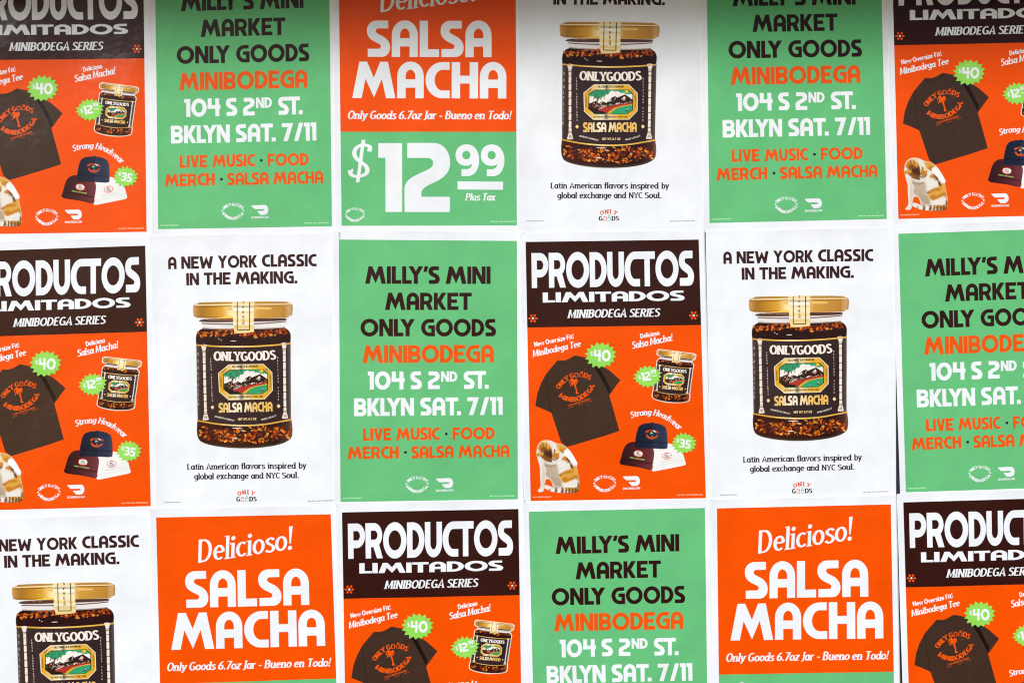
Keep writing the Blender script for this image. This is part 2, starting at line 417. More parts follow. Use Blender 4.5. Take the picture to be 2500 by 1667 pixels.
def zoomer(ref, base, s):
    """points measured on a sheet -> that design's own coordinates (0..W, 0..H, y down)"""
    q = np.array(REF[ref], float)
    def f(poly):
        p = np.array(poly, float) / s + np.array(base, float)
        u = np.full(len(p), .5); v = np.full(len(p), .5)
        for _ in range(12):
            r = bil(q, u, v) - p
            du = (1 - v)[:, None] * (q[1] - q[0]) + v[:, None] * (q[2] - q[3])
            dv = (1 - u)[:, None] * (q[3] - q[0]) + u[:, None] * (q[2] - q[1])
            det = du[:, 0] * dv[:, 1] - du[:, 1] * dv[:, 0]
            u = u - (r[:, 0] * dv[:, 1] - r[:, 1] * dv[:, 0]) / det
            v = v - (du[:, 0] * r[:, 1] - du[:, 1] * r[:, 0]) / det
        return [(a * W, b * H) for a, b in zip(u, v)]
    return f

GRID = 7.0
def area(p):
    return 0.5 * sum(p[i - 1][0] * p[i][1] - p[i][0] * p[i - 1][1] for i in range(len(p)))

def covers(p, c):
    """which of the points c lie in polygon p (non-zero winding)"""
    p = np.asarray(p, float)
    lo, hi = p.min(0), p.max(0)
    idx = np.nonzero((c[:, 0] >= lo[0]) & (c[:, 0] <= hi[0]) & (c[:, 1] >= lo[1]) & (c[:, 1] <= hi[1]))[0]
    out = np.zeros(len(c), bool)
    if not len(idx):
        return out
    x, y = c[idx, 0][:, None], c[idx, 1][:, None]
    a, b = p, np.roll(p, -1, 0)
    cr = (b[:, 0] - a[:, 0]) * (y - a[:, 1]) - (x - a[:, 0]) * (b[:, 1] - a[:, 1])
    up = (a[:, 1] <= y) & (b[:, 1] > y) & (cr > 0)
    dn = (a[:, 1] > y) & (b[:, 1] <= y) & (cr < 0)
    out[idx] = (up.sum(1) - dn.sum(1)) != 0
    return out

def triangulate(pieces, holes=(), grid=GRID):
    """union of the pieces minus the holes, cut along the sheet's grid"""
    V, Ed, polys = [], [], []
    for sgn, lst in ((1, pieces), (-1, holes)):
        for p in lst:
            if len(p) < 3 or abs(area(p)) < 1e-7:
                continue
            i0, n = len(V), len(p)
            V += [Vector((float(x), float(y))) for x, y in p]
            Ed += [(i0 + k, i0 + (k + 1) % n) for k in range(n)]
            polys.append((sgn, p))
    xs = [v[0] for v in V]; ys = [v[1] for v in V]
    x0, x1, y0, y1 = min(xs) - .5, max(xs) + .5, min(ys) - .5, max(ys) + .5
    for k in range(math.ceil(x0 / grid), math.floor(x1 / grid) + 1):
        V += [Vector((k * grid, y0)), Vector((k * grid, y1))]; Ed.append((len(V) - 2, len(V) - 1))
    for k in range(math.ceil(y0 / grid), math.floor(y1 / grid) + 1):
        V += [Vector((x0, k * grid)), Vector((x1, k * grid))]; Ed.append((len(V) - 2, len(V) - 1))
    v, _, f, _, _, _ = delaunay_2d_cdt(V, Ed, [], 0, 1e-4, False)
    v = np.array([t[:] for t in v]); f = np.array(f)
    c = v[f].mean(1)
    ins = np.zeros(len(f), bool); cut = np.zeros(len(f), bool)
    for sgn, p in polys:
        if sgn > 0: ins |= covers(p, c)
        else: cut |= covers(p, c)
    f = f[ins & ~cut]
    used, inv = np.unique(f, return_inverse=True)
    return v[used], inv.reshape(-1, 3).tolist()

class Part:
    """one printed piece of a poster: layers of ink triangulated in design coordinates"""
    def __init__(self, name, parent=None):
        self.name, self.parent = name, parent
        self.v, self.z, self.f, self.m, self.c = [], [], [], [], []
        self.n = 0
    def add(self, col, layer, pieces, holes=(), grid=GRID):
        v, f = triangulate(pieces, holes, grid)
        if not len(f):
            return self
        self.v.append(v); self.z.append(np.full(len(v), float(layer)))
        self.f += [[i + self.n for i in t] for t in f]
        if isinstance(col, str):
            self.m += [col] * len(f); self.c.append(np.tile((*INK[col], 1.0), (len(v), 1)))
        else:
            self.m += ['photo'] * len(f)
            if callable(col):
                self.c.append(np.array([(*col(x, y), 1.0) for x, y in v]))
            else:
                self.c.append(np.tile((*col, 1.0), (len(v), 1)))
        self.n += len(v)
        return self
    def done(self):
        self.v = np.concatenate(self.v); self.z = np.concatenate(self.z); self.c = np.concatenate(self.c)
        self.mats = sorted(set(self.m))
        self.mi = [self.mats.index(k) for k in self.m]

def mix(stops, t):
    """colour from (position, rgb) stops"""
    t = min(max(t, stops[0][0]), stops[-1][0])
    for (a, ca), (b, cb) in zip(stops, stops[1:]):
        if t <= b:
            s = (t - a) / max(1e-9, b - a)
            return tuple(ca[k] * (1 - s) + cb[k] * s for k in range(3))
    return stops[-1][1]

def mapped(z, tx):
    """run text()/arc_text() output through a zoomer"""
    return [z(p) for p in tx[0]], [z(p) for p in tx[1]]

def burst(cx, cy, rx, ry, n, inner, rot, jit=0.06, seed=1, shear=0.0):
    r = random.Random(seed)
    pts = []
    for i in range(2 * n):
        a = math.radians(rot) + math.pi * i / n
        k = (1 + r.uniform(-jit, jit)) if i % 2 == 0 else inner * (1 + r.uniform(-jit, jit) * .4)
        pts.append((cx + rx * k * math.cos(a), cy + ry * k * math.sin(a) + shear * rx * k * math.cos(a)))
    return pts

# ------------------------------------------------------------------ the jar photograph (drawn in the big jar's own measure)
def J1(x, y): return (470 + x / 8.252, 730 + y / 8.252)
def J2(x, y): return (470 + x / 7.84, 900 + y / 7.84)
def jj(f, pts): return [f(x, y) for x, y in pts]
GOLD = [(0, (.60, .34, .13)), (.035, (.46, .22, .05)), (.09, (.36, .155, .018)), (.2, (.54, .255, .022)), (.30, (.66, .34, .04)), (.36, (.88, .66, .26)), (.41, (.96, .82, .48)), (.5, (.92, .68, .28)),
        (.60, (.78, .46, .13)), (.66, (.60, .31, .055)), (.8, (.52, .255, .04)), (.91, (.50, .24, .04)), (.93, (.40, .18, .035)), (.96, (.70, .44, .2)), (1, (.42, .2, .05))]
CREAM = (.86, .74, .63)
LABEL = (.034, .018, .018)

def jar(to, detail, layer0, parent_name):
    """to(points in native jar measure) -> design coordinates. Returns the parts of one jar picture."""
    T = lambda pts: to([p for p in pts])
    P1 = lambda d: T(jj(J1, path(d)))
    rnd = random.Random(11)
    out = []
    z = layer0
    def xfrac(x, y, a=None):
        return x
    (xa, ya), (xb, yb), (xc, yc) = T([J1(25, 230), J1(2025, 230), J1(25, 2500)])
    ux, uy = xb - xa, yb - ya
    vx, vy = xc - xa, yc - ya
    det = ux * vy - uy * vx
    def loc(x, y):       # design coordinates back to 0..1 across the lid, 0..1 down the jar
        dx, dy = x - xa, y - ya
        return (dx * vy - dy * vx) / det, (ux * dy - uy * dx) / det
    g = 7.0 if detail else 5.0
    body = Part("jar_glass", parent_name)
    sil = "M150 390 L1915 375 L1900 480 L1870 580 C1950 610 1995 680 1990 760 L1985 860 L1975 1000 L1985 2350 L2010 2450 C2030 2600 2020 2740 2000 2790 C1900 2900 1500 3010 1000 3020 C500 3010 150 2900 115 2780 C90 2700 90 2560 110 2440 L105 2300 L90 1000 L85 860 C75 780 80 720 100 680 C130 630 170 600 215 585 L185 480 Z"
    if not detail:       # the cut-out picture has a pale rim
        c = np.array(path(sil)); ctr = c.mean(0)
        body.add((.86, .74, .60), z - .5, [T(jj(J1, [tuple(ctr + (p - ctr) * np.array([1.045, 1.03])) for p in c]))])
        rim = np.array(path("M130 60 L1920 45 L2040 110 L2030 330 L1950 385 L100 390 L20 340 L15 130 Z")); ctr = rim.mean(0)
        body.add((.86, .76, .62), z - .4, [T(jj(J1, [tuple(ctr + (p - ctr) * np.array([1.04, 1.2])) for p in rim]))])
    body.add(lambda x, y: mix([(0, (.45, .37, .33)), (.06, (.78, .74, .72)), (.5, (.74, .70, .68)), (.94, (.80, .77, .75)), (1, (.5, .44, .4))], loc(x, y)[0]), z, [P1(sil)], grid=g)
    for d, col in (("M140 450 C160 400 300 395 800 392 L1880 385 L1915 420 C1850 450 1500 455 1000 460 C600 470 250 480 140 450 Z", (.09, .04, .028)),
                   ("M200 480 C600 510 1400 500 1890 440 L1890 462 C1400 525 600 535 200 500 Z", (.16, .09, .075)),
                   ("M215 575 C700 612 1400 600 1870 560 L1870 580 C1400 625 700 635 215 598 Z", (.36, .26, .22)),
                   ("M300 410 C600 405 900 405 1000 412 L1000 430 C700 430 450 432 300 428 Z", (.30, .13, .06))):
        body.add(col, z + .3, [P1(d)])
    out.append(body)
    # the sauce
    sauce = Part("jar_sauce", parent_name)
    dregs = Part("jar_sauce", parent_name)
    top = "M215 598 C700 635 1400 625 1870 580 C1950 610 1990 680 1988 760 L1985 850 C1980 880 1960 900 1900 910 C1400 980 600 990 95 925 C80 850 80 780 95 720 C115 650 160 615 215 598 Z"
    bot = [J2(x, y) for x, y in path("M105 1000 C95 1100 90 1200 110 1290 C130 1380 250 1440 480 1480 C800 1530 1200 1530 1500 1480 C1750 1440 1880 1370 1910 1290 C1930 1200 1925 1080 1895 985 C1600 1050 1200 1080 950 1083 C650 1080 300 1040 105 1000 Z")]
    sauce.add((.022, .006, .007), z + 1, [P1(top)])
    dregs.add(lambda x, y: mix([(0, (.20, .06, .02)), (.05, (.05, .012, .008)), (.5, (.035, .009, .006)), (.84, (.02, .006, .006)), (.96, (.07, .02, .014)), (1, (.22, .09, .06))], loc(x, y)[0]), z + 1, [T(bot)], grid=g)
    dregs.add((.05, .033, .02), z + 1.3, [T([J2(x, y) for x, y in path("M125 1330 C200 1400 330 1430 500 1450 C850 1500 1200 1495 1500 1445 C1720 1410 1850 1350 1900 1300 C1870 1370 1750 1440 1500 1480 C1200 1530 800 1530 480 1480 C250 1440 150 1400 125 1330 Z")])])
    tones = [(.12, .018, .008), (.58, .09, .004), (.74, .21, .010), (.45, .05, .005), (.30, .03, .006), (.82, .34, .05), (.16, .022, .008), (.66, .15, .006), (.22, .03, .008), (.10, .016, .008)]
    spots = []
    n1, n2 = (170, 230) if detail else (44, 60)
    k = .78 if detail else 1.35
    for i in range(n1):
        x = rnd.uniform(125, 1945)
        yy = rnd.uniform(630, 745) + 30 * math.sin(x * .006)
        edge = min(1, (x - 90) / 130, (1985 - x) / 130)
        yy = 690 + (yy - 690) * (.55 + .45 * edge)
        spots.append((J1, x, yy, rnd.uniform(18, 48) * k, rnd.uniform(12, 30) * k, rnd.uniform(-.9, .9)))
    for i in range(n2):
        x = rnd.uniform(150, 1640) if rnd.random() < .93 else rnd.uniform(1660, 1850)
        low = 1330 + 110 * math.sin(math.pi * min(1, max(0, (x - 100) / 1800)))
        yy = rnd.uniform(1105 + 0, low - 20)
        spots.append((J2, x, yy, rnd.uniform(20, 62) * k, rnd.uniform(12, 34) * k, rnd.uniform(-1.5, 1.5)))
    for (f, x, y, a, b, r) in spots:
        c = rnd.choice(tones)
        if f is J2 and y < 1180 and rnd.random() < .45:
            c = rnd.choice([(.012, .004, .004), (.05, .012, .006)])
        if f is J1 and y < 665:
            c = rnd.choice([(.30, .05, .008), (.5, .10, .01), (.14, .022, .008), (.42, .07, .01)])
        s = rnd.uniform(.75, 1.1)
        (sauce if f is J1 else dregs).add(tuple(v * s for v in c), z + 1.6 + rnd.random() * .6, [T(jj(f, disc(x, y, a, b, 9, r)))], grid=12)
    if detail:
        for f, x, y, a, b, r in ((J1, 545, 800, 14, 7, 1.0), (J1, 590, 830, 12, 8, 0), (J1, 835, 845, 62, 7, -.02), (J2, 865, 1135, 100, 8, .03), (J2, 945, 1178, 16, 8, 0), (J2, 985, 1178, 10, 7, 0), (J2, 825, 1330, 58, 9, .02), (J2, 540, 1280, 14, 6, 0)):
            (sauce if f is J1 else dregs).add((.8, .78, .78), z + 2.5, [T(jj(f, disc(x, y, a, b, 12, r)))], grid=12)
    out += [sauce, dregs]
    # the label
    lab = Part("jar_label", parent_name)
    a = [J1(x, y) for x, y in path("M92 930 C500 985 1400 985 1985 905")]
    b = [J2(x, y) for x, y in path("M1890 968 C1600 1035 1250 1072 950 1072 C650 1072 350 1035 112 990")]
    lab.add(lambda x, y: mix([(0, (.16, .11, .10)), (.07, (.045, .026, .025)), (.5, LABEL), (.9, (.028, .015, .017)), (.955, (.05, .035, .035)), (1, (.15, .12, .11))], loc(x, y)[0]), z + 2, [T(a + b)], grid=g)
    gl = lambda x, y: mix([(0, (.65, .27, .02)), (.25, (.80, .45, .07)), (.42, (.92, .72, .36)), (.6, (.84, .50, .10)), (1, (.70, .36, .04))], loc(x, y)[0])
    lab.add(gl, z + 3, [T(p) for p in stroke(jj(J1, spline([(90, 925), (600, 955), (1100, 957), (1600, 932), (1990, 893)], 6)), 3.6)], grid=g)
    lab.add(gl, z + 3, [T(p) for p in stroke(jj(J2, spline([(105, 987), (500, 1055), (950, 1084), (1400, 1060), (1895, 965)], 6)), 3.4)], grid=g)
    L2 = lambda tx: ([T(jj(J2, p)) for p in tx[0]], [T(jj(J2, p)) for p in tx[1]])
    # columns either side
    for xt, yt, xb_, yb_ in ((232, -457, 265, 978), (1764, -492, 1780, 948)):
        ps = []
        def cx(y): return xt + (xb_ - xt) * (y - yt) / (yb_ - yt)
        c = cx(yt)
        ps.append([(c - 58, yt), (c, yt - 10), (c + 55, yt), (c + 28, yt + 110), (c - 26, yt + 110)])
        ps.append(rect(c - 30, yt + 120, c + 30, yt + 136))
        y = yt + 148
        ps.append(rect(cx(y) - 26, y, cx(y) + 27, y + 70)); y += 80
        while y < yb_ - 300:
            ps.append([(cx(y) - 24, y), (cx(y) + 25, y), (cx(y) + 26, y + 118), (cx(y) + 12, y + 132), (cx(y) - 12, y + 132), (cx(y) - 25, y + 118)])
            y += 143
        ps.append(rect(cx(y) - 25, y, cx(y) + 26, yb_ - 215)); 
        ps.append(rect(cx(y) - 26, yb_ - 205, cx(y) + 28, yb_ - 150)); ps.append(rect(cx(y) - 28, yb_ - 140, cx(y) + 30, yb_ - 122))
        c = cx(yb_)
        ps.append([(c - 32, yb_ - 112), (c + 30, yb_ - 112), (c + 58, yb_ - 12), (c + 40, yb_), (c - 45, yb_ + 4), (c - 60, yb_ - 12)])
        lab.add(CREAM, z + 3, [T(jj(J2, p)) for p in ps])
        lab.add((.25, .19, .17), z + 3.4, [T(jj(J2, [(c + d * .5 - 4, yb_ - 80), (c + d * .5 + 4, yb_ - 80), (c + d + 5, yb_ - 25), (c + d - 5, yb_ - 25)])) for d in (-28, -9, 10, 28)])
    lab.add((.88, .80, .72), z + 3, *L2(arc_text('slab', 'ONLYGOODS', [(415, -160), (800, -152), (1200, -157), (1615, -183)], 172)))
    if detail:
        for tx, col in ((arc_text('plain', 'SOURCED GLOBALLY', [(432, 922), (560, 950), (690, 978), (808, 1005)], 30, .06), CREAM),
                        (text('display', 'NET WT. 6.7 OZ', (880, 985), (1228, 978), 44, .03), (.84, .60, .30)),
                        (arc_text('plain', 'MADE LOCALLY', [(1328, 985), (1430, 962), (1530, 932), (1615, 900)], 30, .06), CREAM)):
            lab.add(col, z + 3, *L2(tx))
        for s, x0, y0, x1, y1 in (('FRESH INGREDIENTS', 364, -170, 390, 625), ('DELICIOUS TASTE', 1640, -195, 1652, 605)):
            n = len(s)
            for i, ch in enumerate(s):
                if ch != ' ':
                    t = i / (n - 1)
                    cxx, cyy = x0 + (x1 - x0) * t, y0 + (y1 - y0) * t
                    lab.add((.75, .65, .56), z + 3, *L2(text('plain', ch, (cxx - (3 if ch == 'I' else 9), cyy), (cxx + (3 if ch == 'I' else 9), cyy), 30)), grid=12)
        for s, yy in (('M', -250), ('O', -120), ('N', 10), ('L', 110), ('T', 220), ('E', 340), ('A', 430), ('S', 520), ('I', 620), ('R', 700)):
            lab.add((.42, .34, .31), z + 3, *L2(text('plain', s, (121 if s == 'I' else 112, yy), (129 if s == 'I' else 138, yy), 58)), grid=12)
    # gold octagon with the seaside picture
    octo = [(703, -83), (1368, -93), (1537, 69), (1545, 415), (1390, 582), (700, 598), (520, 440), (503, 83)]
    def inset(poly, k):
        c = np.mean(np.array(poly), 0)
        return [tuple(c + (np.array(p) - c) * k) for p in poly]
    inn = [(722, 18), (1368, 6), (1456, 88), (1456, 402), (1342, 482), (728, 494), (598, 388), (604, 95)]
    lab.add((.88, .80, .62), z + 3, [T(jj(J2, octo))])
    lab.add(lambda x, y: mix([(0, (.62, .30, .02)), (.3, (.72, .38, .02)), (.4, (.86, .66, .30)), (.455, (.94, .82, .55)), (.485, (.20, .13, .06)), (.52, (.88, .70, .34)), (.62, (.80, .45, .04)), (.75, (.70, .38, .03)), (1, (.5, .3, .06))], loc(x, y)[0]), z + 3.5, [T(jj(J2, inset(octo, .975)))], grid=4 if detail else 3)
    lab.add((.02, .012, .01), z + 4, [T(jj(J2, inn))])
    pic = inset(inn, .965)
    def clip(poly, cl=pic):
        res = poly
        sgn = 1 if area(cl) > 0 else -1
        for i in range(len(cl)):
            a, b = cl[i - 1], cl[i]
            side = lambda p: sgn * ((b[0] - a[0]) * (p[1] - a[1]) - (b[1] - a[1]) * (p[0] - a[0]))
            src, res = res, []
            for j in range(len(src)):
                p, q = src[j - 1], src[j]
                sp, sq = side(p), side(q)
                if (sp >= 0) != (sq >= 0):
                    t = sp / (sp - sq)
                    res.append((p[0] + (q[0] - p[0]) * t, p[1] + (q[1] - p[1]) * t))
                if sq >= 0:
                    res.append(q)
            if not res:
                return []
        return res
    def sc(col, lay, polys):
        ps = [T(jj(J2, q)) for q in (clip(p) for p in polys) if len(q) > 2]
        if ps:
            lab.add(col, z + lay, ps, grid=12)
    sc((.035, .34, .15), 4.5, [pic])
    sc((.86, .80, .74), 5, [disc(x, y, r, r * .8) for x, y, r in ((640, 210, 90), (720, 250, 80), (900, 220, 90), (980, 160, 75), (1060, 90, 70), (1150, 95, 66), (1250, 125, 70), (1340, 140, 55), (1400, 125, 45), (1440, 180, 50), (1100, 180, 120), (1300, 200, 120), (800, 260, 90))])
    sc((.85, .45, .03), 5, [disc(1330, 42, 34)])
    sc((.03, .012, .010), 5.5, [[(590, 300), (660, 270), (740, 235), (800, 280), (870, 240), (950, 270), (1040, 170), (1110, 132), (1150, 165), (1180, 150), (1300, 100), (1360, 140), (1460, 210), (1460, 330), (900, 480), (590, 480)]])
    shrink = lambda q: [tuple(np.mean(np.array(q), 0) + (np.array(p) - np.mean(np.array(q), 0)) * .72) for p in q]
    sc((.80, .70, .60), 6, [shrink(q) for q in [[(1110, 140), (1150, 190), (1090, 230), (1100, 190)], [(1000, 220), (1060, 175), (1040, 235), (960, 265)], [(1290, 112), (1330, 160), (1310, 230), (1250, 240), (1280, 180), (1200, 210)], [(1150, 260), (1230, 250), (1150, 300), (1060, 310)], [(800, 290), (880, 255), (860, 300)], [(900, 330), (980, 290), (960, 330), (840, 390), (770, 400)], [(690, 290), (730, 262), (720, 310)], [(1250, 280), (1380, 235), (1330, 275)]]])
    sc((.04, .20, .09), 6, [[(1040, 235), (1090, 225), (1060, 250)], [(1380, 215), (1430, 215), (1400, 240)], [(700, 330), (760, 300), (740, 350)], [(980, 300), (1050, 270), (1010, 310)]])
    if detail:
        rs = random.Random(21)
        fl = {(.03, .012, .010): [], (.82, .74, .66): [], (.05, .20, .09): [], (.40, .05, .03): []}
        for i in range(150):
            x = rs.uniform(600, 1450)
            y = rs.uniform(275, 330) + 60 * (1 - min(1, abs(x - 800) / 500)) * rs.random() - max(0, x - 1000) * .1
            fl[rs.choice(list(fl))].append([(x, y), (x + rs.uniform(8, 26), y + rs.uniform(-8, 10)), (x + rs.uniform(-4, 14), y + rs.uniform(10, 30))])
        for x, y in ((1130, 190), (1075, 250), (1265, 205), (1310, 250), (1220, 235), (985, 262), (1170, 210), (1340, 215), (860, 290)):
            for j in range(5):
                fl[(.03, .012, .010)].append([(x + rs.uniform(-25, 25), y + rs.uniform(-25, 25)), (x + rs.uniform(-25, 25), y + rs.uniform(-25, 25)), (x + rs.uniform(-30, 30), y + rs.uniform(-10, 35))])
        for k_, (c_, ps_) in enumerate(fl.items()):
            sc(c_, 6.2 + .1 * k_, ps_)
    sc((.40, .035, .025), 6.5, [[(780, 420), (900, 350), (1080, 318), (1300, 275), (1460, 240), (1460, 290), (1150, 350), (1000, 430), (960, 470), (880, 430)], [(1300, 165), (1320, 205), (1285, 215)]])
    sc((.72, .36, .02), 7, [[(950, 495), (1000, 430), (1100, 360), (1250, 318), (1460, 280), (1460, 500)]])
    sc((.03, .34, .15), 7.5, [[(1005, 495), (1060, 430), (1160, 360), (1300, 325), (1460, 300), (1460, 500)]])
    sc((.03, .015, .012), 8, [[(1312, 425), (1345, 345), (1352, 400), (1385, 385), (1345, 432)], stroke([(700, 390), (760, 260), (800, 150)], 34)[0], stroke([(760, 260), (800, 150)], 30)[0]])
    sc((.86, .8, .74), 8.5, [[(1330, 405), (1347, 362), (1352, 402)]])
    sc((.42, .14, .06), 8.5, [stroke([(712, 380), (768, 260)], 12)[0], stroke([(768, 260), (803, 155)], 10)[0]])
    leaf = []
    for ex, ey, cxm, cym in ((640, 160, 700, 60), (660, 90, 720, 40), (700, 215, 740, 90), (900, 200, 880, 80), (970, 110, 900, 30), (960, 60, 900, 15), (830, 220, 850, 110), (740, 180, 770, 100), (620, 70, 700, 25)):
        c = spline([(800, 70), (cxm, cym), (ex, ey)], 5)
        leaf += stroke(c, 40, 40, .25)
    sc((.02, .02, .012), 9, leaf)
    leaf2 = []
    for ex, ey, cxm, cym in ((645, 155, 702, 63), (665, 88, 722, 43), (705, 205, 742, 93), (897, 190, 878, 83), (965, 108, 898, 33), (955, 62, 898, 20), (828, 210, 848, 113), (743, 172, 772, 103)):
        leaf2 += stroke(spline([(800, 72), (cxm, cym), (ex, ey)], 5), 24, 24, .25)
    sc((.05, .33, .15), 9.4, leaf2)
    if detail:
        dk = (.05, .03, .015)
        for tx in (text('display', 'GLOBAL EXCHANGE', (770, -20), (1270, -30), 40), text('display', 'A FRESH PERSPECTIVE ON', (705, 560), (1352, 548), 38),
                   text('plain', 'FROM', (590, 78), (664, 12), 26), text('plain', 'THIS', (1394, 2), (1450, 50), 26),
                   text('plain', 'INSPIRED', (572, 350), (568, 160), 24), text('plain', 'PRODUCT IS', (1482, 118), (1490, 350), 24)):
            lab.add(dk, z + 4.2, *L2(tx), grid=12)
    P, Hs = text('display', 'SALSA MACHA', (512, 833), (1538, 812), 176)
    grow = []
    for p in P:
        c = np.mean(np.array(p), 0)
        grow.append([tuple(c + (np.array(q) - c) * 1.06) for q in p])
    lab.add((.88, .74, .48), z + 3, [T(jj(J2, p)) for p in grow])
    lab.add(lambda x, y: mix([(0, (.78, .42, .05)), (.3, (.80, .47, .10)), (.42, (.90, .78, .56)), (.5, (.90, .76, .50)), (.62, (.82, .50, .12)), (1, (.76, .40, .05))], loc(x, y)[0]), z + 3.6, [T(jj(J2, p)) for p in P], grid=g)
    for sx, sy in ((392, 735), (1655, 712)):
        lab.add((.84, .56, .14), z + 3, [T(jj(J2, burst(sx, sy, 34, 40, 8, .72, 0, 0)))], grid=12)
        lab.add((.9, .84, .7), z + 3.4, [T(jj(J2, disc(sx, sy, 15)))], grid=12)
    out.append(lab)
    # the lid and its paper seal
    lid = Part("jar_lid", parent_name)
    lidp = "M130 72 C500 52 1500 40 1920 55 L1990 90 C2022 100 2030 130 2028 200 L2015 320 L1960 345 L1930 374 C1300 395 700 395 120 380 L40 350 C22 300 18 200 25 150 C32 115 60 100 130 95 Z"
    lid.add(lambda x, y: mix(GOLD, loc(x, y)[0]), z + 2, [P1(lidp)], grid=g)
    lid.add((.42, .22, .05), z + 2.4, [P1("M140 78 C300 68 600 66 820 66 L820 96 C500 100 300 102 140 100 Z"), P1("M1260 72 C1500 62 1800 60 1900 66 L1880 84 C1700 92 1500 98 1270 98 Z")])
    lid.add((.95, .80, .50), z + 2.5, [P1("M60 118 C400 104 1600 98 1990 100 L1995 116 C1600 116 400 124 60 136 Z")], grid=g)
    lid.add((.30, .12, .012), z + 2.45, [P1("M45 140 C300 150 560 146 815 128 L815 140 C560 166 300 172 45 162 Z"), P1("M1255 118 C1500 128 1800 126 2000 112 L2000 126 C1800 144 1500 146 1255 134 Z"), P1("M40 338 C250 356 420 362 620 352 L620 362 C420 376 250 374 60 358 Z")], grid=g)
    lid.add((.78, .50, .14), z + 2.45, [P1("M640 190 C700 150 780 145 815 150 L815 230 C760 215 700 215 640 190 Z"), P1("M1260 165 C1400 160 1500 175 1600 172 L1600 205 C1500 215 1400 210 1260 215 Z")], grid=g)
    lid.add((.88, .55, .06), z + 2.5, [P1("M500 372 C700 345 900 340 1250 355 L1250 386 C900 392 700 390 500 384 Z")], grid=g)
    out.append(lid)
    seal = Part("lid_seal", parent_name)
    seal.add(lambda x, y: mix([(-.08, (.80, .58, .28)), (-.045, (.90, .78, .50)), (-.035, (.40, .33, .2)), (-.03, (.45, .38, .22)), (-.02, (.94, .88, .72)), (.005, (.92, .84, .62)), (.012, (.62, .52, .32)), (.018, (.88, .74, .42)), (.06, (.93, .80, .50)), (.10, (.86, .64, .24)), (.115, (.96, .88, .66)), (.14, (.74, .54, .20)), (.17, (.90, .72, .34)), (.2, (.80, .58, .22))], loc(x, y)[1]), z + 4,
             [P1("M825 58 L1245 54 L1250 660 C1150 690 980 690 862 694 L830 500 Z")], grid=2.5 if detail else 2)
    ln = [rect(905, 60, 922, 630), rect(1152, 58, 1170, 620), rect(925, 612, 1165, 630)]
    seal.add((.03, .025, .02), z + 4.6, [T(jj(J1, p)) for p in ln])
    if detail:
        for ch, yy in (('S', 95), ('F', 190), ('R', 290), ('E', 382), ('S', 458), ('H', 512)):
            tx = text('sans', ch, (1018, yy), (1056, yy), 48)
            seal.add((.03, .025, .02), z + 4.6, [T(jj(J1, p)) for p in tx[0]], grid=12)
    out.append(seal)
    return out

# ------------------------------------------------------------------ shared small marks
EMB = [(370, 565), (455, 492), (555, 437), (640, 414), (715, 408), (830, 415), (920, 440), (1000, 480), (1085, 552)]
EMB2 = [(292, 705), (395, 800), (487, 875), (580, 920), (660, 938), (750, 938), (860, 915), (955, 867), (1052, 792), (1160, 690)]
def emblem(to, col, layer, name="emblem"):
    """oval of lettering; to() takes points measured on the mark (15.68 per unit)"""
    p = Part(name)
    for s, c in (('ONLY GjqDS', EMB), ('MINIBODEGA', EMB2)):
        t = arc_text('slab', s, c, 108)
        p.add(col, layer, [to(q) for q in t[0]])
    p.add(col, layer, [to(disc(315, 605, 31)), to(disc(1128, 590, 31))])
    return p

def delivery_mark(to, col, layer):
    p = Part("delivery_logo")
    p.add(col, layer, [to(path("M1425 345 L1930 330 C2010 330 2070 420 2070 520 C2070 620 2010 700 1910 705 L1780 708 L1750 695 L1650 590 C1640 570 1650 562 1665 562 L1880 552 C1915 550 1922 530 1920 510 C1918 490 1910 485 1890 485 L1560 488 L1530 475 L1430 380 C1420 365 1415 350 1425 345 Z"))])
    t = text('sans', 'DOORDASH', (1425, 848), (2080, 830), 78, .06)
    p.add(col, layer, [to(q) for q in t[0]])
    return p

def footer(to, col, layer, l, r, h):
    out = []
    for n, s, seg in (("web_address", 'WWW.ONLYGOODS.NYC', l), ("credit_line", 'NASO STUDIO - 2026 / WWW.NASO.STUDIO', r)):
        if seg:
            p = Part(n)
            t = text('display', s, seg[0], seg[1], h)
            p.add(col, layer, [to(q) for q in t[0]], [to(q) for q in t[1]], grid=12)
            out.append(p)
    return out

def lines(name, font, col, to, rows, layer=2, track=0.0):
    p = Part(name)
    for s, p0, p1, h in rows:
        p.add(col, layer, *mapped(to, text(font, s, p0, p1, h, track)))
    return p

def panel(name, col, x0, y0, x1, y1, layer=1):
    return Part(name).add(col, layer, [rect(x0, y0, x1, y1)])

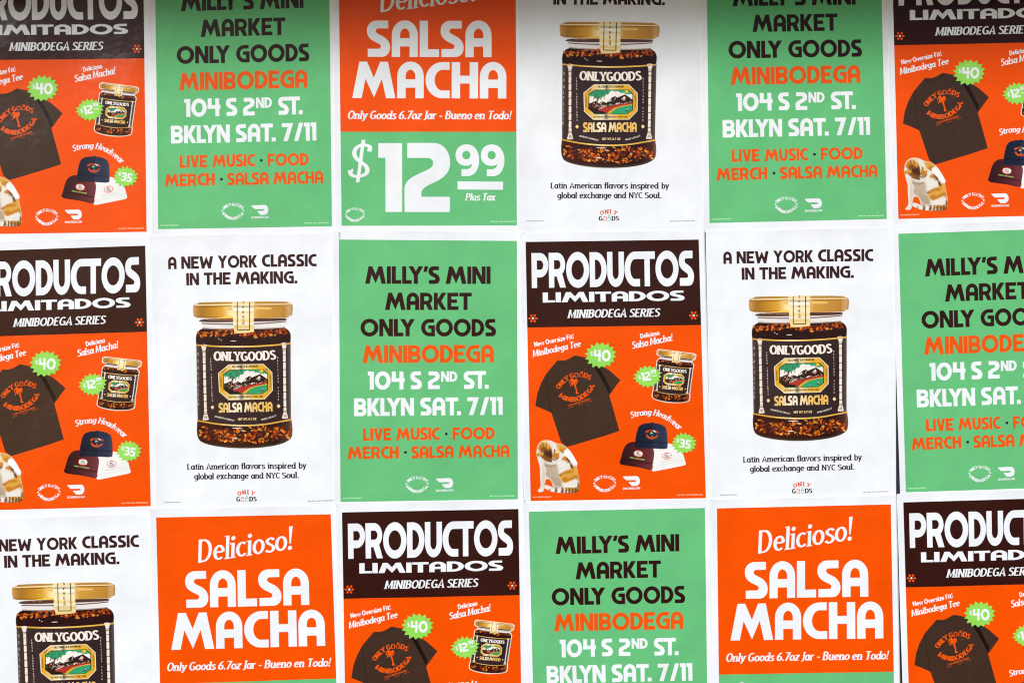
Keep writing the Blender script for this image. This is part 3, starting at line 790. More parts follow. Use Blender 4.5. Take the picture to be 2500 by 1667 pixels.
# ------------------------------------------------------------------ design A: product sheet
def design_a():
    Z1 = zoomer('A', (1260, 560), 4.612)
    Z2 = zoomer('A', (1260, 880), 4.356)
    ZK = zoomer('A', (1295, 1065), 10.453)
    ZH = zoomer('A', (1500, 1020), 10.94)
    ZT = zoomer('A', (1300, 860), 6.532)
    ZL = zoomer('A', (1430, 1140), 15.68)
    ZJ = zoomer('A', (1540, 840), 9.8)
    yh = 0.5 * (Z1([(125, 1107)])[0][1] + Z1([(2076, 1075)])[0][1])
    P = [panel("header_panel", 'brown', 0, 0, W, yh), panel("colour_field", 'orange', 0, yh, W, H)]
    P.append(lines("headline", 'display', 'white', Z1, [('PRODU&OS', (177, 662), (2000, 634), 392)], track=-.03))
    P.append(lines("second_headline", 'display', 'white', Z1, [('LIMITADOS', (300, 825), (1893, 802), 113)], track=-.02))
    P.append(lines("series_line", 'italic', 'white', Z1, [('MINIBODEGA SERIES', (573, 999), (1625, 981), 92)]))
    for cx, cy in ((190, 1002), (1995, 970)):
        f = Part("flower_mark")
        f.add('orange', 2, [Z1(disc(cx + 37 * math.cos(a), cy + 35 * math.sin(a), 16, 12.5, 14, a)) for a in [math.radians(60 * i) for i in range(6)]])
        f.add('white', 2.5, [Z1(disc(cx, cy, 12))])
        P.append(f)
    shirt = Part("shirt_caption")
    shirt.add('white', 2, *mapped(Z1, text('sans', 'New Oversize Fit!', (208, 1321), (652, 1226), 52)))
    shirt.add('white', 2, *mapped(Z1, text('italic', 'Minibodega Tee', (186, 1437), (735, 1316), 74)))
    P.append(shirt)
    sc = Part("sauce_caption")
    sc.add('white', 2, *mapped(Z1, text('sans', 'Delicioso', (1400, 1228), (1616, 1186), 52)))
    sc.add('white', 2, *mapped(Z1, text('italic', 'Salsa Macha!', (1305, 1345), (1772, 1248), 78)))
    P.append(sc)
    hc = Part("cap_caption")
    t = arc_text('italic', 'Strong Headwear', [(1222, 612), (1300, 588), (1390, 578), (1480, 585), (1560, 612), (1630, 655), (1690, 705), (1735, 745)], 66)
    hc.add('white', 2, *mapped(Z2, t))
    P.append(hc)
    # the shirt picture
    s = Part("shirt_picture")
    s.add('shirt', 2, [ZT([(395, 130), (470, 131), (520, 125), (580, 100), (640, 65), (682, 48), (760, 66), (840, 80), (920, 120), (980, 170), (1060, 205), (1130, 225), (1230, 290), (1320, 370), (1398, 440), (1310, 560), (1222, 680), (1265, 830), (1325, 1040), (1382, 1248), (1150, 1325), (900, 1400), (700, 1460), (545, 1503), (455, 1430), (390, 1230), (300, 962), (200, 915), (45, 850), (75, 660), (130, 500), (215, 345), (300, 240)])])
    s.add('shirtfold', 3, [ZT([(985, 235), (1050, 215), (1100, 300), (1160, 420), (1240, 570), (1225, 675), (1190, 600), (1110, 450), (1050, 345)])])
    s.add((.030, .016, .011), 2.6, [ZT(p) for p in stroke(spline([(215, 345), (232, 520), (258, 720), (300, 960)], 5), 12)] + [ZT(p) for p in stroke(spline([(398, 168), (520, 172), (600, 140), (690, 78)], 5), 9)] + [ZT(p) for p in stroke([(62, 810), (310, 905)], 6)] + [ZT(p) for p in stroke([(1285, 620), (1230, 640)], 5)])
    r = random.Random(5)
    for i in range(46):        # washed-out specks and creases of the cloth
        x, y = r.uniform(330, 1010), r.uniform(220, 1300)
        x += (y - 220) * .2
        k = r.uniform(.8, 1.3)
        s.add((.047 * k, .026 * k, .018 * k), 2.3 + r.random() * .2, [ZT(disc(x, y, r.uniform(20, 70), r.uniform(6, 22), 9, r.uniform(-1, 1)))], grid=12)
    P.append(s)
    sp = Part("shirt_print", "shirt_picture")
    for st, c in (('ONLY GjqDS', [(418, 592), (490, 508), (570, 440), (640, 405), (700, 392), (770, 388), (835, 402), (915, 442)]),
                  ('MINIBODEGA', [(408, 698), (495, 755), (570, 778), (640, 783), (705, 775), (772, 752), (838, 713), (895, 668), (950, 605), (992, 520)])):
        sp.add('shirtprint', 4, *mapped(ZT, arc_text('slab', st, c, 74)))
    sp.add('shirtprint', 4, *mapped(ZT, text('plain', 'LATIN AMERICAN GOODS', (574, 862), (922, 752), 28, .03)))
    for a, b in (((560, 888), (645, 862)), ((730, 840), (808, 815)), ((880, 790), (960, 765))):
        sp.add((.45, .075, .02), 4, [ZT(p) for p in stroke([a, b], 7)], grid=12)
    sp.add('shirtprint', 4, [ZT([(650, 495), (678, 488), (700, 560), (718, 645), (738, 640), (738, 655), (700, 662), (688, 655), (690, 600)])])
    fr = []
    for ex, ey, mx_, my_ in ((585, 490, 610, 440), (605, 540, 625, 480), (590, 455, 630, 425), (660, 432, 660, 445), (715, 440, 690, 430), (722, 478, 700, 450), (700, 510, 690, 480), (640, 525, 645, 490), (620, 515, 635, 470)):
        fr += stroke(spline([(662, 490), (mx_, my_), (ex, ey)], 4), 34, 34, .3)
    sp.add('shirtprint', 4, [ZT(p) for p in fr])
    P.append(sp)
    # the cat picture: soft patches of coat over one outline
    cat = Part("cat_picture")
    base = path("M170 260 C200 150 300 80 400 85 C520 90 580 130 650 165 C720 180 770 190 810 200 C900 240 960 290 1000 350 C1060 420 1120 520 1160 610 C1200 650 1200 700 1180 735 C1190 850 1210 930 1225 1000 C1250 1100 1250 1200 1240 1300 C1245 1380 1200 1420 1100 1435 C900 1450 700 1430 550 1400 C480 1390 450 1350 355 1310 L360 1225 C420 1225 480 1250 530 1275 L570 1280 C560 1200 530 1130 490 1090 C460 1070 420 1075 390 1085 L370 1180 L355 1300 C350 1370 320 1405 270 1412 C220 1415 180 1400 180 1385 C190 1350 230 1330 250 1290 C265 1230 255 1150 245 1050 C240 950 245 850 240 770 C220 690 190 620 175 520 L150 490 L140 420 L155 380 C160 330 165 300 170 260 Z")
    WHT, TAN, ORG, AMB, DRK, BRN = (.77, .73, .66), (.50, .40, .29), (.52, .20, .018), (.68, .35, .06), (.075, .022, .010), (.22, .075, .015)
    coat = [
        (WHT, 1, path("M0 0 L1400 0 L1400 1600 L0 1600 Z")),
        (TAN, 60, path("M330 620 C420 700 560 720 690 700 L715 900 L735 1040 L790 1170 L815 1270 L590 1275 C570 1180 520 1100 470 1060 L420 1000 L390 800 Z")),
        ((.42, .33, .24), 40, path("M500 1010 C600 1040 680 1060 740 1040 L800 1180 L800 1270 L640 1260 C600 1160 560 1080 500 1010 Z")),
        ((.36, .26, .17), 26, path("M345 690 C430 745 560 740 650 690 L640 740 C550 790 420 780 350 730 Z")),
        ((.30, .20, .11), 16, path("M412 880 C440 930 440 1000 410 1030 L400 960 Z")),
        ((.66, .57, .47), 40, path("M300 600 L340 800 L380 900 L360 1150 L320 1300 L300 1150 L300 900 Z")),
        (AMB, 30, path("M640 175 C720 185 790 195 825 210 C890 245 940 285 965 320 L880 330 L845 370 L840 430 L770 400 L720 370 L690 290 Z")),
        (ORG, 26, path("M740 330 C780 300 860 290 900 310 L850 360 L840 430 L780 400 Z")),
        (AMB, 40, path("M190 250 C230 150 310 98 400 105 C470 125 500 180 525 260 L548 330 L553 480 L540 620 C480 620 420 600 330 550 L260 500 L150 490 L140 425 L230 405 L285 385 C240 360 190 320 190 250 Z")),
        ((.84, .60, .28), 40, path("M330 95 C420 90 500 140 520 230 L470 260 C440 190 390 140 300 130 Z")),
        (ORG, 40, path("M190 290 C230 170 300 150 340 200 C400 260 440 300 500 290 L550 420 L540 600 L350 560 L280 500 L160 470 L150 430 L290 400 C240 370 200 330 190 290 Z")),
        (BRN, 30, path("M250 330 C300 250 340 230 380 270 L460 340 L520 280 L552 400 L560 500 L545 600 L440 590 L330 540 L290 470 L300 400 Z")),
        (DRK, 26, path("M340 350 C420 400 480 330 520 300 L552 400 L558 500 L530 540 L460 520 L360 460 Z")),
        (AMB, 8, path("M138 425 L165 405 L285 398 L320 345 L335 420 L300 485 L255 497 L150 490 Z")),
        (ORG, 10, path("M150 450 L260 455 L300 470 L255 497 L152 490 Z")),
        (BRN, 9, path("M225 398 L285 390 L322 345 L330 372 L295 412 Z")),
        (BRN, 9, path("M255 500 L310 478 L335 545 L300 550 Z")),
        (ORG, 14, path("M215 230 L250 180 L275 260 L255 320 Z")), (BRN, 10, path("M300 150 L325 150 L340 260 L320 250 Z")), (BRN, 10, path("M380 140 L405 150 L430 260 L405 250 Z")), (ORG, 10, path("M455 190 L480 200 L500 280 L475 280 Z")),
        (BRN, 18, path("M300 545 C380 560 470 590 540 600 L550 650 C470 650 400 630 340 590 Z")),
        (DRK, 12, path("M480 590 L540 610 L552 655 L500 640 Z")),
        ((.84, .62, .30), 16, path("M575 380 C580 330 630 290 670 300 C720 330 740 400 730 470 L690 540 L600 540 L560 470 Z")),
        (ORG, 20, path("M590 400 C640 430 700 420 730 400 L722 520 L690 555 L650 580 L580 545 L560 490 Z")),
        (BRN, 9, path("M600 310 C640 330 640 380 620 430 L600 420 C610 380 600 350 590 330 Z")),
        (DRK, 8, path("M545 545 L600 572 L650 580 L700 535 L724 490 L728 530 L690 578 L640 602 L570 592 Z")),
        (DRK, 6, path("M640 530 L668 535 L655 552 Z")),
        ((.82, .66, .58), 14, path("M575 620 C640 595 700 600 715 640 C690 680 600 680 560 655 Z")),
        (ORG, 26, path("M790 590 C790 540 840 505 880 495 L935 520 L1005 640 L960 660 L900 620 L850 600 Z")),
        (AMB, 30, path("M725 980 L770 930 L900 850 L1010 815 L1010 720 L1070 735 L1180 745 L1200 930 L1228 1010 L1235 1130 L1190 1115 L1150 1060 L1000 1130 L880 1180 L800 1150 L760 1060 Z")),
        (ORG, 34, path("M735 975 L800 925 L900 870 L1030 850 L1100 860 L1080 920 L960 930 L850 960 L780 1010 Z")),
        (ORG, 34, path("M800 1060 L900 1020 L960 1060 L1100 1000 L1190 960 L1220 1080 L1150 1050 L1000 1125 L880 1170 L810 1130 Z")),
        (BRN, 26, path("M725 970 L790 925 L770 985 L740 1005 Z")),
        (DRK, 22, path("M895 505 L990 555 L1015 650 L1065 720 L1095 800 L1065 825 L1015 745 L965 635 Z")),
        ((.90, .88, .86), 10, path("M900 320 C960 300 1000 350 1030 400 C1090 480 1150 580 1185 650 C1200 700 1190 735 1160 745 C1110 750 1070 730 1050 690 C1020 620 960 550 880 480 C840 430 850 340 900 320 Z")),
        (TAN, 20, path("M1000 580 L1060 680 L1110 735 L1080 735 L1040 690 Z")),
        (BRN, 20, path("M1215 1130 C1250 1180 1245 1260 1240 1310 L1185 1290 C1190 1230 1200 1180 1215 1130 Z")),
        ((.40, .32, .24), 10, path("M540 1278 L700 1290 L900 1290 L1230 1288 L1230 1302 L900 1306 L700 1306 L540 1292 Z")),
        ((.50, .42, .34), 9, path("M372 1180 L352 1310 L340 1370 L325 1390 L335 1300 L355 1180 Z")),
        ((.55, .47, .40), 7, path("M215 1395 L222 1370 L230 1398 Z")), ((.55, .47, .40), 7, path("M258 1402 L262 1375 L272 1402 Z")),
        ((.62, .56, .50), 9, path("M1052 690 C1070 725 1110 748 1165 744 L1185 720 L1150 728 C1110 728 1080 712 1062 680 Z")),
        (AMB, 16, path("M900 1300 C1050 1285 1180 1285 1240 1310 L1236 1380 C1150 1400 1050 1400 900 1390 Z")),
    ]
    for x, w_, lo in ((485, 42, 1395), (645, 56, 1425), (805, 60, 1432), (900, 34, 1438), (985, 44, 1436), (1065, 46, 1436), (1140, 50, 1430), (1200, 30, 1418)):
        up_ = 1290 + max(0, 40 - abs(x - 430) * .2)
        coat.append(((.20, .07, .015) if x % 2 else (.13, .042, .012), 18, [(x - w_ * .4, up_ + 10), (x + w_ * .4, up_), (x + w_ * .8, up_ + 70), (x + w_ * .5, lo), (x - w_ * .7, lo - 6), (x - w_ * .4, up_ + 70)]))
    coat.append(((.13, .045, .012), 14, path("M760 1420 C900 1428 1000 1422 1100 1412 L1235 1360 C1230 1400 1180 1425 1100 1435 C950 1450 850 1440 760 1426 Z")))
    def tint(pts):
        """coat colour at points measured on the picture"""
        pts = np.array(pts, float)
        col = np.tile((.5, .5, .5), (len(pts), 1)).astype(float)
        for c, soft, poly in coat:
            a = np.array(poly, float); b = np.roll(a, -1, 0)
            ab = b - a
            t = np.clip(((pts[:, None] - a) * ab).sum(2) / np.maximum(1e-9, (ab * ab).sum(1)), 0, 1)
            d = np.sqrt((((a + t[..., None] * ab) - pts[:, None]) ** 2).sum(2)).min(1)
            d = np.where(covers(poly, pts), d, -d)
            w_ = np.clip(.5 + d / (1.3 * soft), 0, 1)
            w_ = (w_ * w_ * (3 - 2 * w_))[:, None]
            col = col * (1 - w_) + np.array(c) * w_
        return col
    o_, ax_, ay_ = [np.array(ZK([q])[0]) for q in ((0, 0), (1000, 0), (0, 1000))]
    Mi = np.linalg.inv(np.array([ax_ - o_, ay_ - o_]).T / 1000)
    cat.add((1, 1, 1), 4, [ZK(base)], grid=1.6)
    cat.c[-1][:, :3] = tint((Mi @ (cat.v[-1] - o_).T).T)
    rr = random.Random(4)
    spots_ = []
    while len(spots_) < 700:
        x, y = rr.uniform(150, 1240), rr.uniform(90, 1430)
        a = (1.5 if x < 700 else 2.2) + rr.uniform(-.6, .6) if y > 600 else .9 + rr.uniform(-.6, .6)
        l, w_ = rr.uniform(30, 80), rr.uniform(3, 6)
        spots_.append((x, y, x + l * math.cos(a), y + l * math.sin(a), a, w_))
    ends = covers(base, np.array([(q[0], q[1]) for q in spots_])) & covers(base, np.array([(q[2], q[3]) for q in spots_]))
    cols = tint([(q[0], q[1]) for q in spots_])
    for ok, c, (x, y, ex, ey, a, w_) in zip(ends, cols, spots_):
        if ok:
            k = rr.choice([.84, .9, .95, 1.06, 1.1])
            cat.add(tuple(min(.9, v * k) for v in c), 4.4 + rr.random() * .4, [ZK([(x, y), ((x + ex) / 2 - w_ * math.sin(a), (y + ey) / 2 + w_ * math.cos(a)), (ex, ey), ((x + ex) / 2 + w_ * math.sin(a), (y + ey) / 2 - w_ * math.cos(a))])], grid=12)
    P.append(cat)
    # the three caps
    wc = Part("cap_picture")
    wc.add((.84, .83, .81), 3, [ZH(path("M1040 810 C1040 900 1060 1000 1030 1180 L1000 1260 L1000 1390 C1010 1420 1040 1420 1080 1415 L1860 1260 C1910 1240 1910 1200 1890 1160 L1830 950 L1800 830 L1560 700 L1430 670 L1400 820 Z"))])
    wc.add((.66, .65, .64), 3.3, [ZH(p) for p in stroke(spline([(1030, 1285), (1400, 1230), (1700, 1160), (1880, 1110)], 4), 7)])
    wc.add((.45, .60, .45), 3.4, *mapped(ZH, text('plain', 'BODEGA Y RESTAURANTE', (1228, 1195), (1610, 1112), 26)), grid=12)
    mc = Part("cap_picture")
    mc.add(lambda x, y: mix([(0, (.022, .007, .010)), (.35, (.05, .010, .014)), (.7, (.105, .018, .024)), (1, (.16, .035, .045))], (x - ZH([(130, 1000)])[0][0]) / (ZH([(1055, 1000)])[0][0] - ZH([(130, 1000)])[0][0])), 4, [ZH(path("M150 1130 L215 900 C260 730 340 640 480 630 L700 620 L1000 800 C1060 850 1060 900 1055 1000 L1030 1180 C1015 1210 1020 1250 1020 1330 C1010 1370 950 1385 880 1370 C700 1310 500 1290 230 1250 C150 1230 120 1190 135 1150 Z"))], grid=6)
    mc.add((.015, .005, .007), 4.4, [ZH(p) for p in stroke(spline([(175, 1090), (500, 1125), (800, 1180), (1015, 1215)], 4), 22)])
    mc.add((.45, .66, .14), 4.5, *mapped(ZH, text('plain', 'BODEGA Y RESTAURANTE', (408, 1060), (805, 1128), 30)), grid=12)
    nc = Part("cap_picture")
    nc.add(lambda x, y: mix([(0, (.009, .012, .026)), (.35, (.012, .016, .036)), (.52, (.012, .016, .036)), (.56, (.020, .028, .062)), (.85, (.022, .032, .07)), (1, (.05, .05, .08))], (x - ZH([(545, 500)])[0][0]) / (ZH([(1420, 500)])[0][0] - ZH([(545, 500)])[0][0])), 6, [ZH(path("M550 590 C580 430 600 280 660 210 C730 140 850 130 970 128 C985 105 1030 105 1045 130 C1170 140 1290 180 1350 230 C1400 300 1410 450 1415 640 C1400 680 1410 720 1420 770 C1415 810 1350 830 1280 825 C1100 810 850 800 560 790 L540 700 L560 640 Z"))], grid=6)
    nc.add((.004, .005, .012), 6.4, [ZH(p) for p in stroke(spline([(560, 615), (900, 640), (1200, 650), (1410, 662)], 4), 22)] + [ZH(p) for p in stroke([(1012, 140), (1012, 210)], 14)])
    for st, c in (('ONLY G', [(838, 402), (890, 372), (950, 358), (1020, 356)]), ('DS', [(1095, 375), (1160, 415)]), ('MINIBODEGA', [(830, 452), (880, 520), (940, 552), (1000, 562), (1060, 550), (1120, 520), (1165, 465)])):
        nc.add('shirtprint', 7, *mapped(ZH, arc_text('slab', st, c, 48)), grid=12)
    nc.add((.8, .8, .78), 7, [ZH(rect(1030, 320, 1052, 355)), ZH([(1060, 375), (1062, 345), (1078, 322), (1094, 345), (1096, 378)]), ZH(disc(1002, 490, 11))], grid=12)
    nc.add((.22, .60, .30), 7, [ZH(disc(990, 395, 36, 22, 12, .3)), ZH(disc(965, 410, 24, 12, 12, -.6))], grid=12)
    nc.add((.40, .06, .02), 7, [ZH(p) for p in stroke([(992, 410), (998, 485)], 14)], grid=12)
    for pt, cx, cy, rot in ((mc, 635, 945, 8), (wc, 1395, 1005, -10)):
        a = math.radians(rot)
        rt = lambda q, cx=cx, cy=cy, a=a: [(cx + x * math.cos(a) - y * math.sin(a), cy + x * math.sin(a) + y * math.cos(a)) for x, y in q]
        pt.add('textorange', 4.6, [ZH(rt(burst(0, 0, 140, 100, 15, .82, 5, .03)))], grid=12)
        pt.add((.86, .85, .84), 5, [ZH(rt([(-105 + 40 * math.cos(t) if abs(math.cos(t)) < 0 else 105 * (abs(math.cos(t)) ** .6) * (1 if math.cos(t) > 0 else -1), 64 * (abs(math.sin(t)) ** .6) * (1 if math.sin(t) > 0 else -1)) for t in [2 * math.pi * i / 28 for i in range(28)]]))], grid=12)
        t1, t2 = text('plain', 'ONLY', (-62, -4), (52, -4), 40), text('plain', 'GOODS', (-78, 48), (70, 48), 42)
        pt.add((.02, .025, .05), 5.4, [ZH(rt(q)) for q in t1[0] + t2[0]], grid=12)
    P += [wc, mc, nc]
    # the sauce jar picture
    src = [J1(25, 230), J1(2025, 200), J2(1912, 1270), J2(100, 1270)]
    dst = [(634, 192), (1534, 300), (1383, 1318), (513, 1228)]
    sq = np.array(src); dq = np.array(dst, float)
    def to(pts):
        p = np.array(pts, float)
        u = np.full(len(p), .5); v = np.full(len(p), .5)
        for _ in range(10):
            r_ = bil(sq, u, v) - p
            du = (1 - v)[:, None] * (sq[1] - sq[0]) + v[:, None] * (sq[2] - sq[3])
            dv = (1 - u)[:, None] * (sq[3] - sq[0]) + u[:, None] * (sq[2] - sq[1])
            det = du[:, 0] * dv[:, 1] - du[:, 1] * dv[:, 0]
            u = u - (r_[:, 0] * dv[:, 1] - r_[:, 1] * dv[:, 0]) / det
            v = v - (du[:, 0] * r_[:, 1] - du[:, 1] * r_[:, 0]) / det
        return ZJ(bil(dq, u, v))
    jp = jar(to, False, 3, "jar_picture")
    body = jp[0]; body.name, body.parent = "jar_picture", None
    P += jp
    # price bursts
    def price(z, b, cx_, cy_, parts):
        q = Part("price_burst")
        q.add('lime', 14, [z(b)])
        n = Part("price", "price_burst")
        for t in parts:
            n.add('white', 15, *mapped(z, t))
        return [q, n]
    P += price(Z1, burst(950, 1417, 180, 150, 16, .80, 7, .05, 3), 0, 0, [text('display', '40', (872, 1483), (1062, 1485), 128), text('display', '$', (836, 1425), (866, 1423), 52)])
    P += price(Z2, burst(1396, 170, 150, 118, 17, .80, 4, .07, 4, -.05), 0, 0, [text('display', '12', (1338, 222), (1436, 205), 92), text('display', '99', (1430, 140), (1488, 133), 44), ([[(1440, 162), (1495, 152), (1497, 160), (1442, 170)]], []), text('display', '$', (1300, 205), (1328, 200), 48)])
    P += price(ZH, burst(1852, 668, 340, 285, 16, .79, 8, .05, 5), 0, 0, [text('display', '35', (1722, 770), (2012, 822), 230), text('display', '$', (1640, 640), (1725, 655), 105)])
    P.append(emblem(ZL, 'white', 2))
    P.append(delivery_mark(ZL, 'white', 2))
    P += (footer(Z2, 'paleorange', 2, ((175, 1454), (375, 1450)), ((1712, 1431), (1985, 1427)), 13))
    return P

# ------------------------------------------------------------------ design B: green market sheet
def design_b():
    Z3 = zoomer('B', (800, 570), 4.751)
    Z4 = zoomer('B', (800, 890), 4.48)
    P = [panel("colour_field", 'green', 0, 0, W, H)]
    P.append(lines("headline", 'display', 'dark', Z3, [("MILLY'S", (438, 585), (1302, 586), 203), ("MINI", (1370, 587), (1890, 587), 202),
             ("MARKET", (668, 888), (1672, 888), 200), ("ONLY", (384, 1192), (1015, 1192), 201), ("GOODS", (1086, 1192), (1953, 1192), 201)]))
    P.append(lines("event_name", 'display', 'textorange', Z3, [("MINIBODEGA", (408, 1501), (1928, 1495), 205)]))
    P.append(lines("address_lines", 'display', 'white', Z4, [("104", (443, 271), (846, 269), 196), ("S", (908, 267), (1033, 266), 194), ("2", (1098, 266), (1228, 265), 193), ("ND", (1242, 186), (1420, 185), 114),
             ("ST.", (1488, 263), (1762, 262), 193), ("BKLYN", (293, 560), (948, 555), 194), ("SAT.", (1015, 553), (1460, 550), 194), ("7/11", (1530, 549), (1915, 546), 194)]))
    att = lines("attractions_lines", 'display', 'textorange', Z4, [("LIVE", (390, 828), (699, 824), 135), ("MUSIC", (752, 824), (1227, 818), 135), ("FOOD", (1368, 815), (1827, 812), 132),
             ("MERCH", (221, 1031), (780, 1022), 135), ("SALSA", (918, 1021), (1380, 1015), 134), ("MACHA", (1430, 1014), (1988, 1008), 134)])
    att.add('dark', 2, [Z4(disc(1299, 754, 15.5)), Z4(disc(853, 955, 15.5))])
    P.append(att)
    k = 4.48 / 15.68
    E4 = lambda q: Z4([(863 + (x - 315) * k * 1.012, 1302 + (y - 605) * k) for x, y in q])
    D4 = lambda q: Z4([(1187 + (x - 1425) * k * 1.012, 1240 + (y - 345) * k) for x, y in q])
    P.append(emblem(E4, 'white', 2))
    P.append(delivery_mark(D4, 'white', 2))
    P += (footer(Z4, 'palegreen', 2, ((167, 1463), (377, 1459)), ((1772, 1439), (2048, 1436)), 13))
    return P

# ------------------------------------------------------------------ design C: price sheet
def design_c():
    Z5 = zoomer('C', (810, 0), 4.9)
    Z6 = zoomer('C', (810, 280), 4.9)
    Z7 = zoomer('C2', (1730, 1220), 3.508)
    ZE = zoomer('C', (840, 380), 9.22)
    yd = 0.638 * H
    P = [panel("orange_panel", 'orange', 0, 0, W, yd), panel("green_panel", 'green', 0, yd, W, H)]
    P.append(lines("greeting", 'script', 'white', Z7, [('Delicioso!', (418, 454), (1256, 334), 196)]))
    P.append(lines("headline", 'display', 'white', Z5, [('SALSA', (421, 687), (1911, 690), 434), ('MACHA', (248, 1179), (2088, 1186), 434)]))
    P.append(lines("tagline", 'italic', 'white', Z5, [('Only Goods 6.7oz Jar - Bueno en Todo!', (195, 1430), (2158, 1434), 100)]))
    pr = Part("price")
    pr.add('white', 2, *mapped(Z6, text('display', '1', (558, 1165), (843, 1165), 820)))
    pr.add('white', 2, *mapped(Z6, text('display', '2', (870, 1165), (1418, 1165), 822)))
    pr.add('white', 2, *mapped(Z6, text('display', '99', (1480, 738), (2065, 740), 380)))
    sg = stroke(spline([(450, 445), (458, 395), (420, 372), (360, 368), (295, 405), (272, 470), (300, 530), (360, 578), (415, 625), (425, 685), (385, 725), (300, 742), (235, 722), (222, 668)], 4), 52, 34)
    sg += [[(360, 308), (402, 304), (332, 810), (290, 814)], [(428, 440), (470, 400), (455, 375), (437, 452)], [(208, 690), (250, 645), (262, 680), (222, 700)]]
    pr.add('white', 2, [Z6(p) for p in sg])
    pr.add('white', 2, [Z6([(1505, 800), (2049, 805), (2049, 902), (1505, 897)])])
    P.append(pr)
    P.append(lines("tax_note", 'italic', 'white', Z6, [('Plus Tax', (1592, 1030), (1966, 1030), 88)]))
    k = 9.22 / 15.68 * .87
    EE = lambda q: ZE([(38 + (x - 315) * k, 1327 + (y - 605) * k * .98) for x, y in q])
    P.append(emblem(EE, 'white', 2))
    P += (footer(Z6, 'palegreen', 2, None, ((1900, 1288), (2200, 1287)), 14))
    return P

# ------------------------------------------------------------------ design D: white jar sheet
def design_d():
    Z8 = zoomer('D', (380, 570), 4.752)
    Z9 = zoomer('D', (380, 890), 4.237)
    ZS = zoomer('D', (440, 1115), 6.918)
    N = zoomer('D', (0, 0), 1.0)
    P = []
    P.append(lines("headline", 'display', 'maroontext', Z8, [('A', (152, 418), (249, 415), 143), ('NEW', (303, 413), (672, 408), 143), ('YORK', (725, 403), (1183, 396), 143), ('CLASSIC', (1237, 390), (1872, 383), 144),
             ('IN', (362, 604), (510, 600), 143), ('THE', (566, 599), (876, 593), 143), ('MAKING.', (930, 591), (1650, 580), 143)]))
    bl = lambda x: 213 - 23 * (x - 122) / 2018
    b2 = lambda x: 376 - 24 * (x - 243) / 1772
    P.append(lines("tagline", 'roman', 'black', ZS, [(s, (a, bl(a)), (b, bl(b)), 97) for s, a, b in (('Latin', 122, 412), ('American', 442, 1002), ('flavors', 1036, 1443), ('inspired', 1480, 1966), ('by', 2003, 2142))]
             + [(s, (a, b2(a)), (b, b2(b)), 97) for s, a, b in (('global', 243, 582), ('exchange', 620, 1166), ('and', 1202, 1418), ('NYC', 1455, 1693), ('Soul.', 1727, 2015))]))
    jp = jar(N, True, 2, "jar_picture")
    body = jp[0]; body.name, body.parent = "jar_picture", None
    P += jp
    lg = Part("brand_logo")
    lg.add('logored', 2, *mapped(ZS, arc_text('slab', 'ONLY', [(990, 655), (1055, 632), (1125, 622), (1190, 630), (1252, 655)], 70, .18)))
    lg.add('black', 2, *mapped(ZS, text('slab', 'G', (955, 746), (1022, 745), 76)))
    lg.add('black', 2, *mapped(ZS, text('slab', 'DS', (1172, 743), (1302, 740), 76)))
    lg.add('logored', 2, [ZS(p) for p in stroke([(1040, 688), (1086, 687), (1086, 741), (1038, 742), (1040, 688)], 9)] + [ZS(p) for p in stroke([(1036, 674), (1090, 673)], 6)])
    lg.add('logogreen', 2, [ZS(p) for p in stroke([(1110, 740), (1110, 692), (1124, 672), (1126, 645), (1136, 645), (1138, 672), (1154, 692), (1154, 740), (1110, 740)], 9)] + [ZS(rect(1114, 685, 1150, 698))])
    P.append(lg)
    P += (footer(Z9, 'grey', 2, ((88, 1426), (270, 1424)), ((1577, 1413), (1840, 1405)), 11))
    return P

DESIGNS = {'A': design_a(), 'B': design_b(), 'C': design_c(), 'D': design_d()}
for parts in DESIGNS.values():
    for p in parts:
        p.done()

# ------------------------------------------------------------------ the wall and the ledge above it
def mesh_object(name, verts, faces, mats, parent=None):
    me = bpy.data.meshes.new(name)
    me.from_pydata(verts, [], faces)
    for m in mats:
        me.materials.append(m)
    o = bpy.data.objects.new(name, me)
    scene.collection.objects.link(o)
    if parent:
        o.parent = parent
    return o

def box(name, x0, x1, y0, y1, z0, z1, mat):
    v = [(x, y, z) for x in (x0, x1) for y in (y0, y1) for z in (z0, z1)]
    f = [(0, 1, 3, 2), (4, 6, 7, 5), (0, 4, 5, 1), (2, 3, 7, 6), (0, 2, 6, 4), (1, 5, 7, 3)]
    return mesh_object(name, v, f, [mat])

wall = box("wall", -4.5, 4.5, 0.0, 0.25, 0.0, 4.2, wall_mat)
wall['kind'] = 'structure'
LEDGE = 0.60
ledge = box("roof_ledge", -4.5, 4.5, -LEDGE, -0.003, ZC + 1.28, ZC + 1.42, wall_mat)
ledge['kind'] = 'structure'
ledge['label'] = 'dark painted ledge above the poster wall'
ledge['category'] = 'ledge'

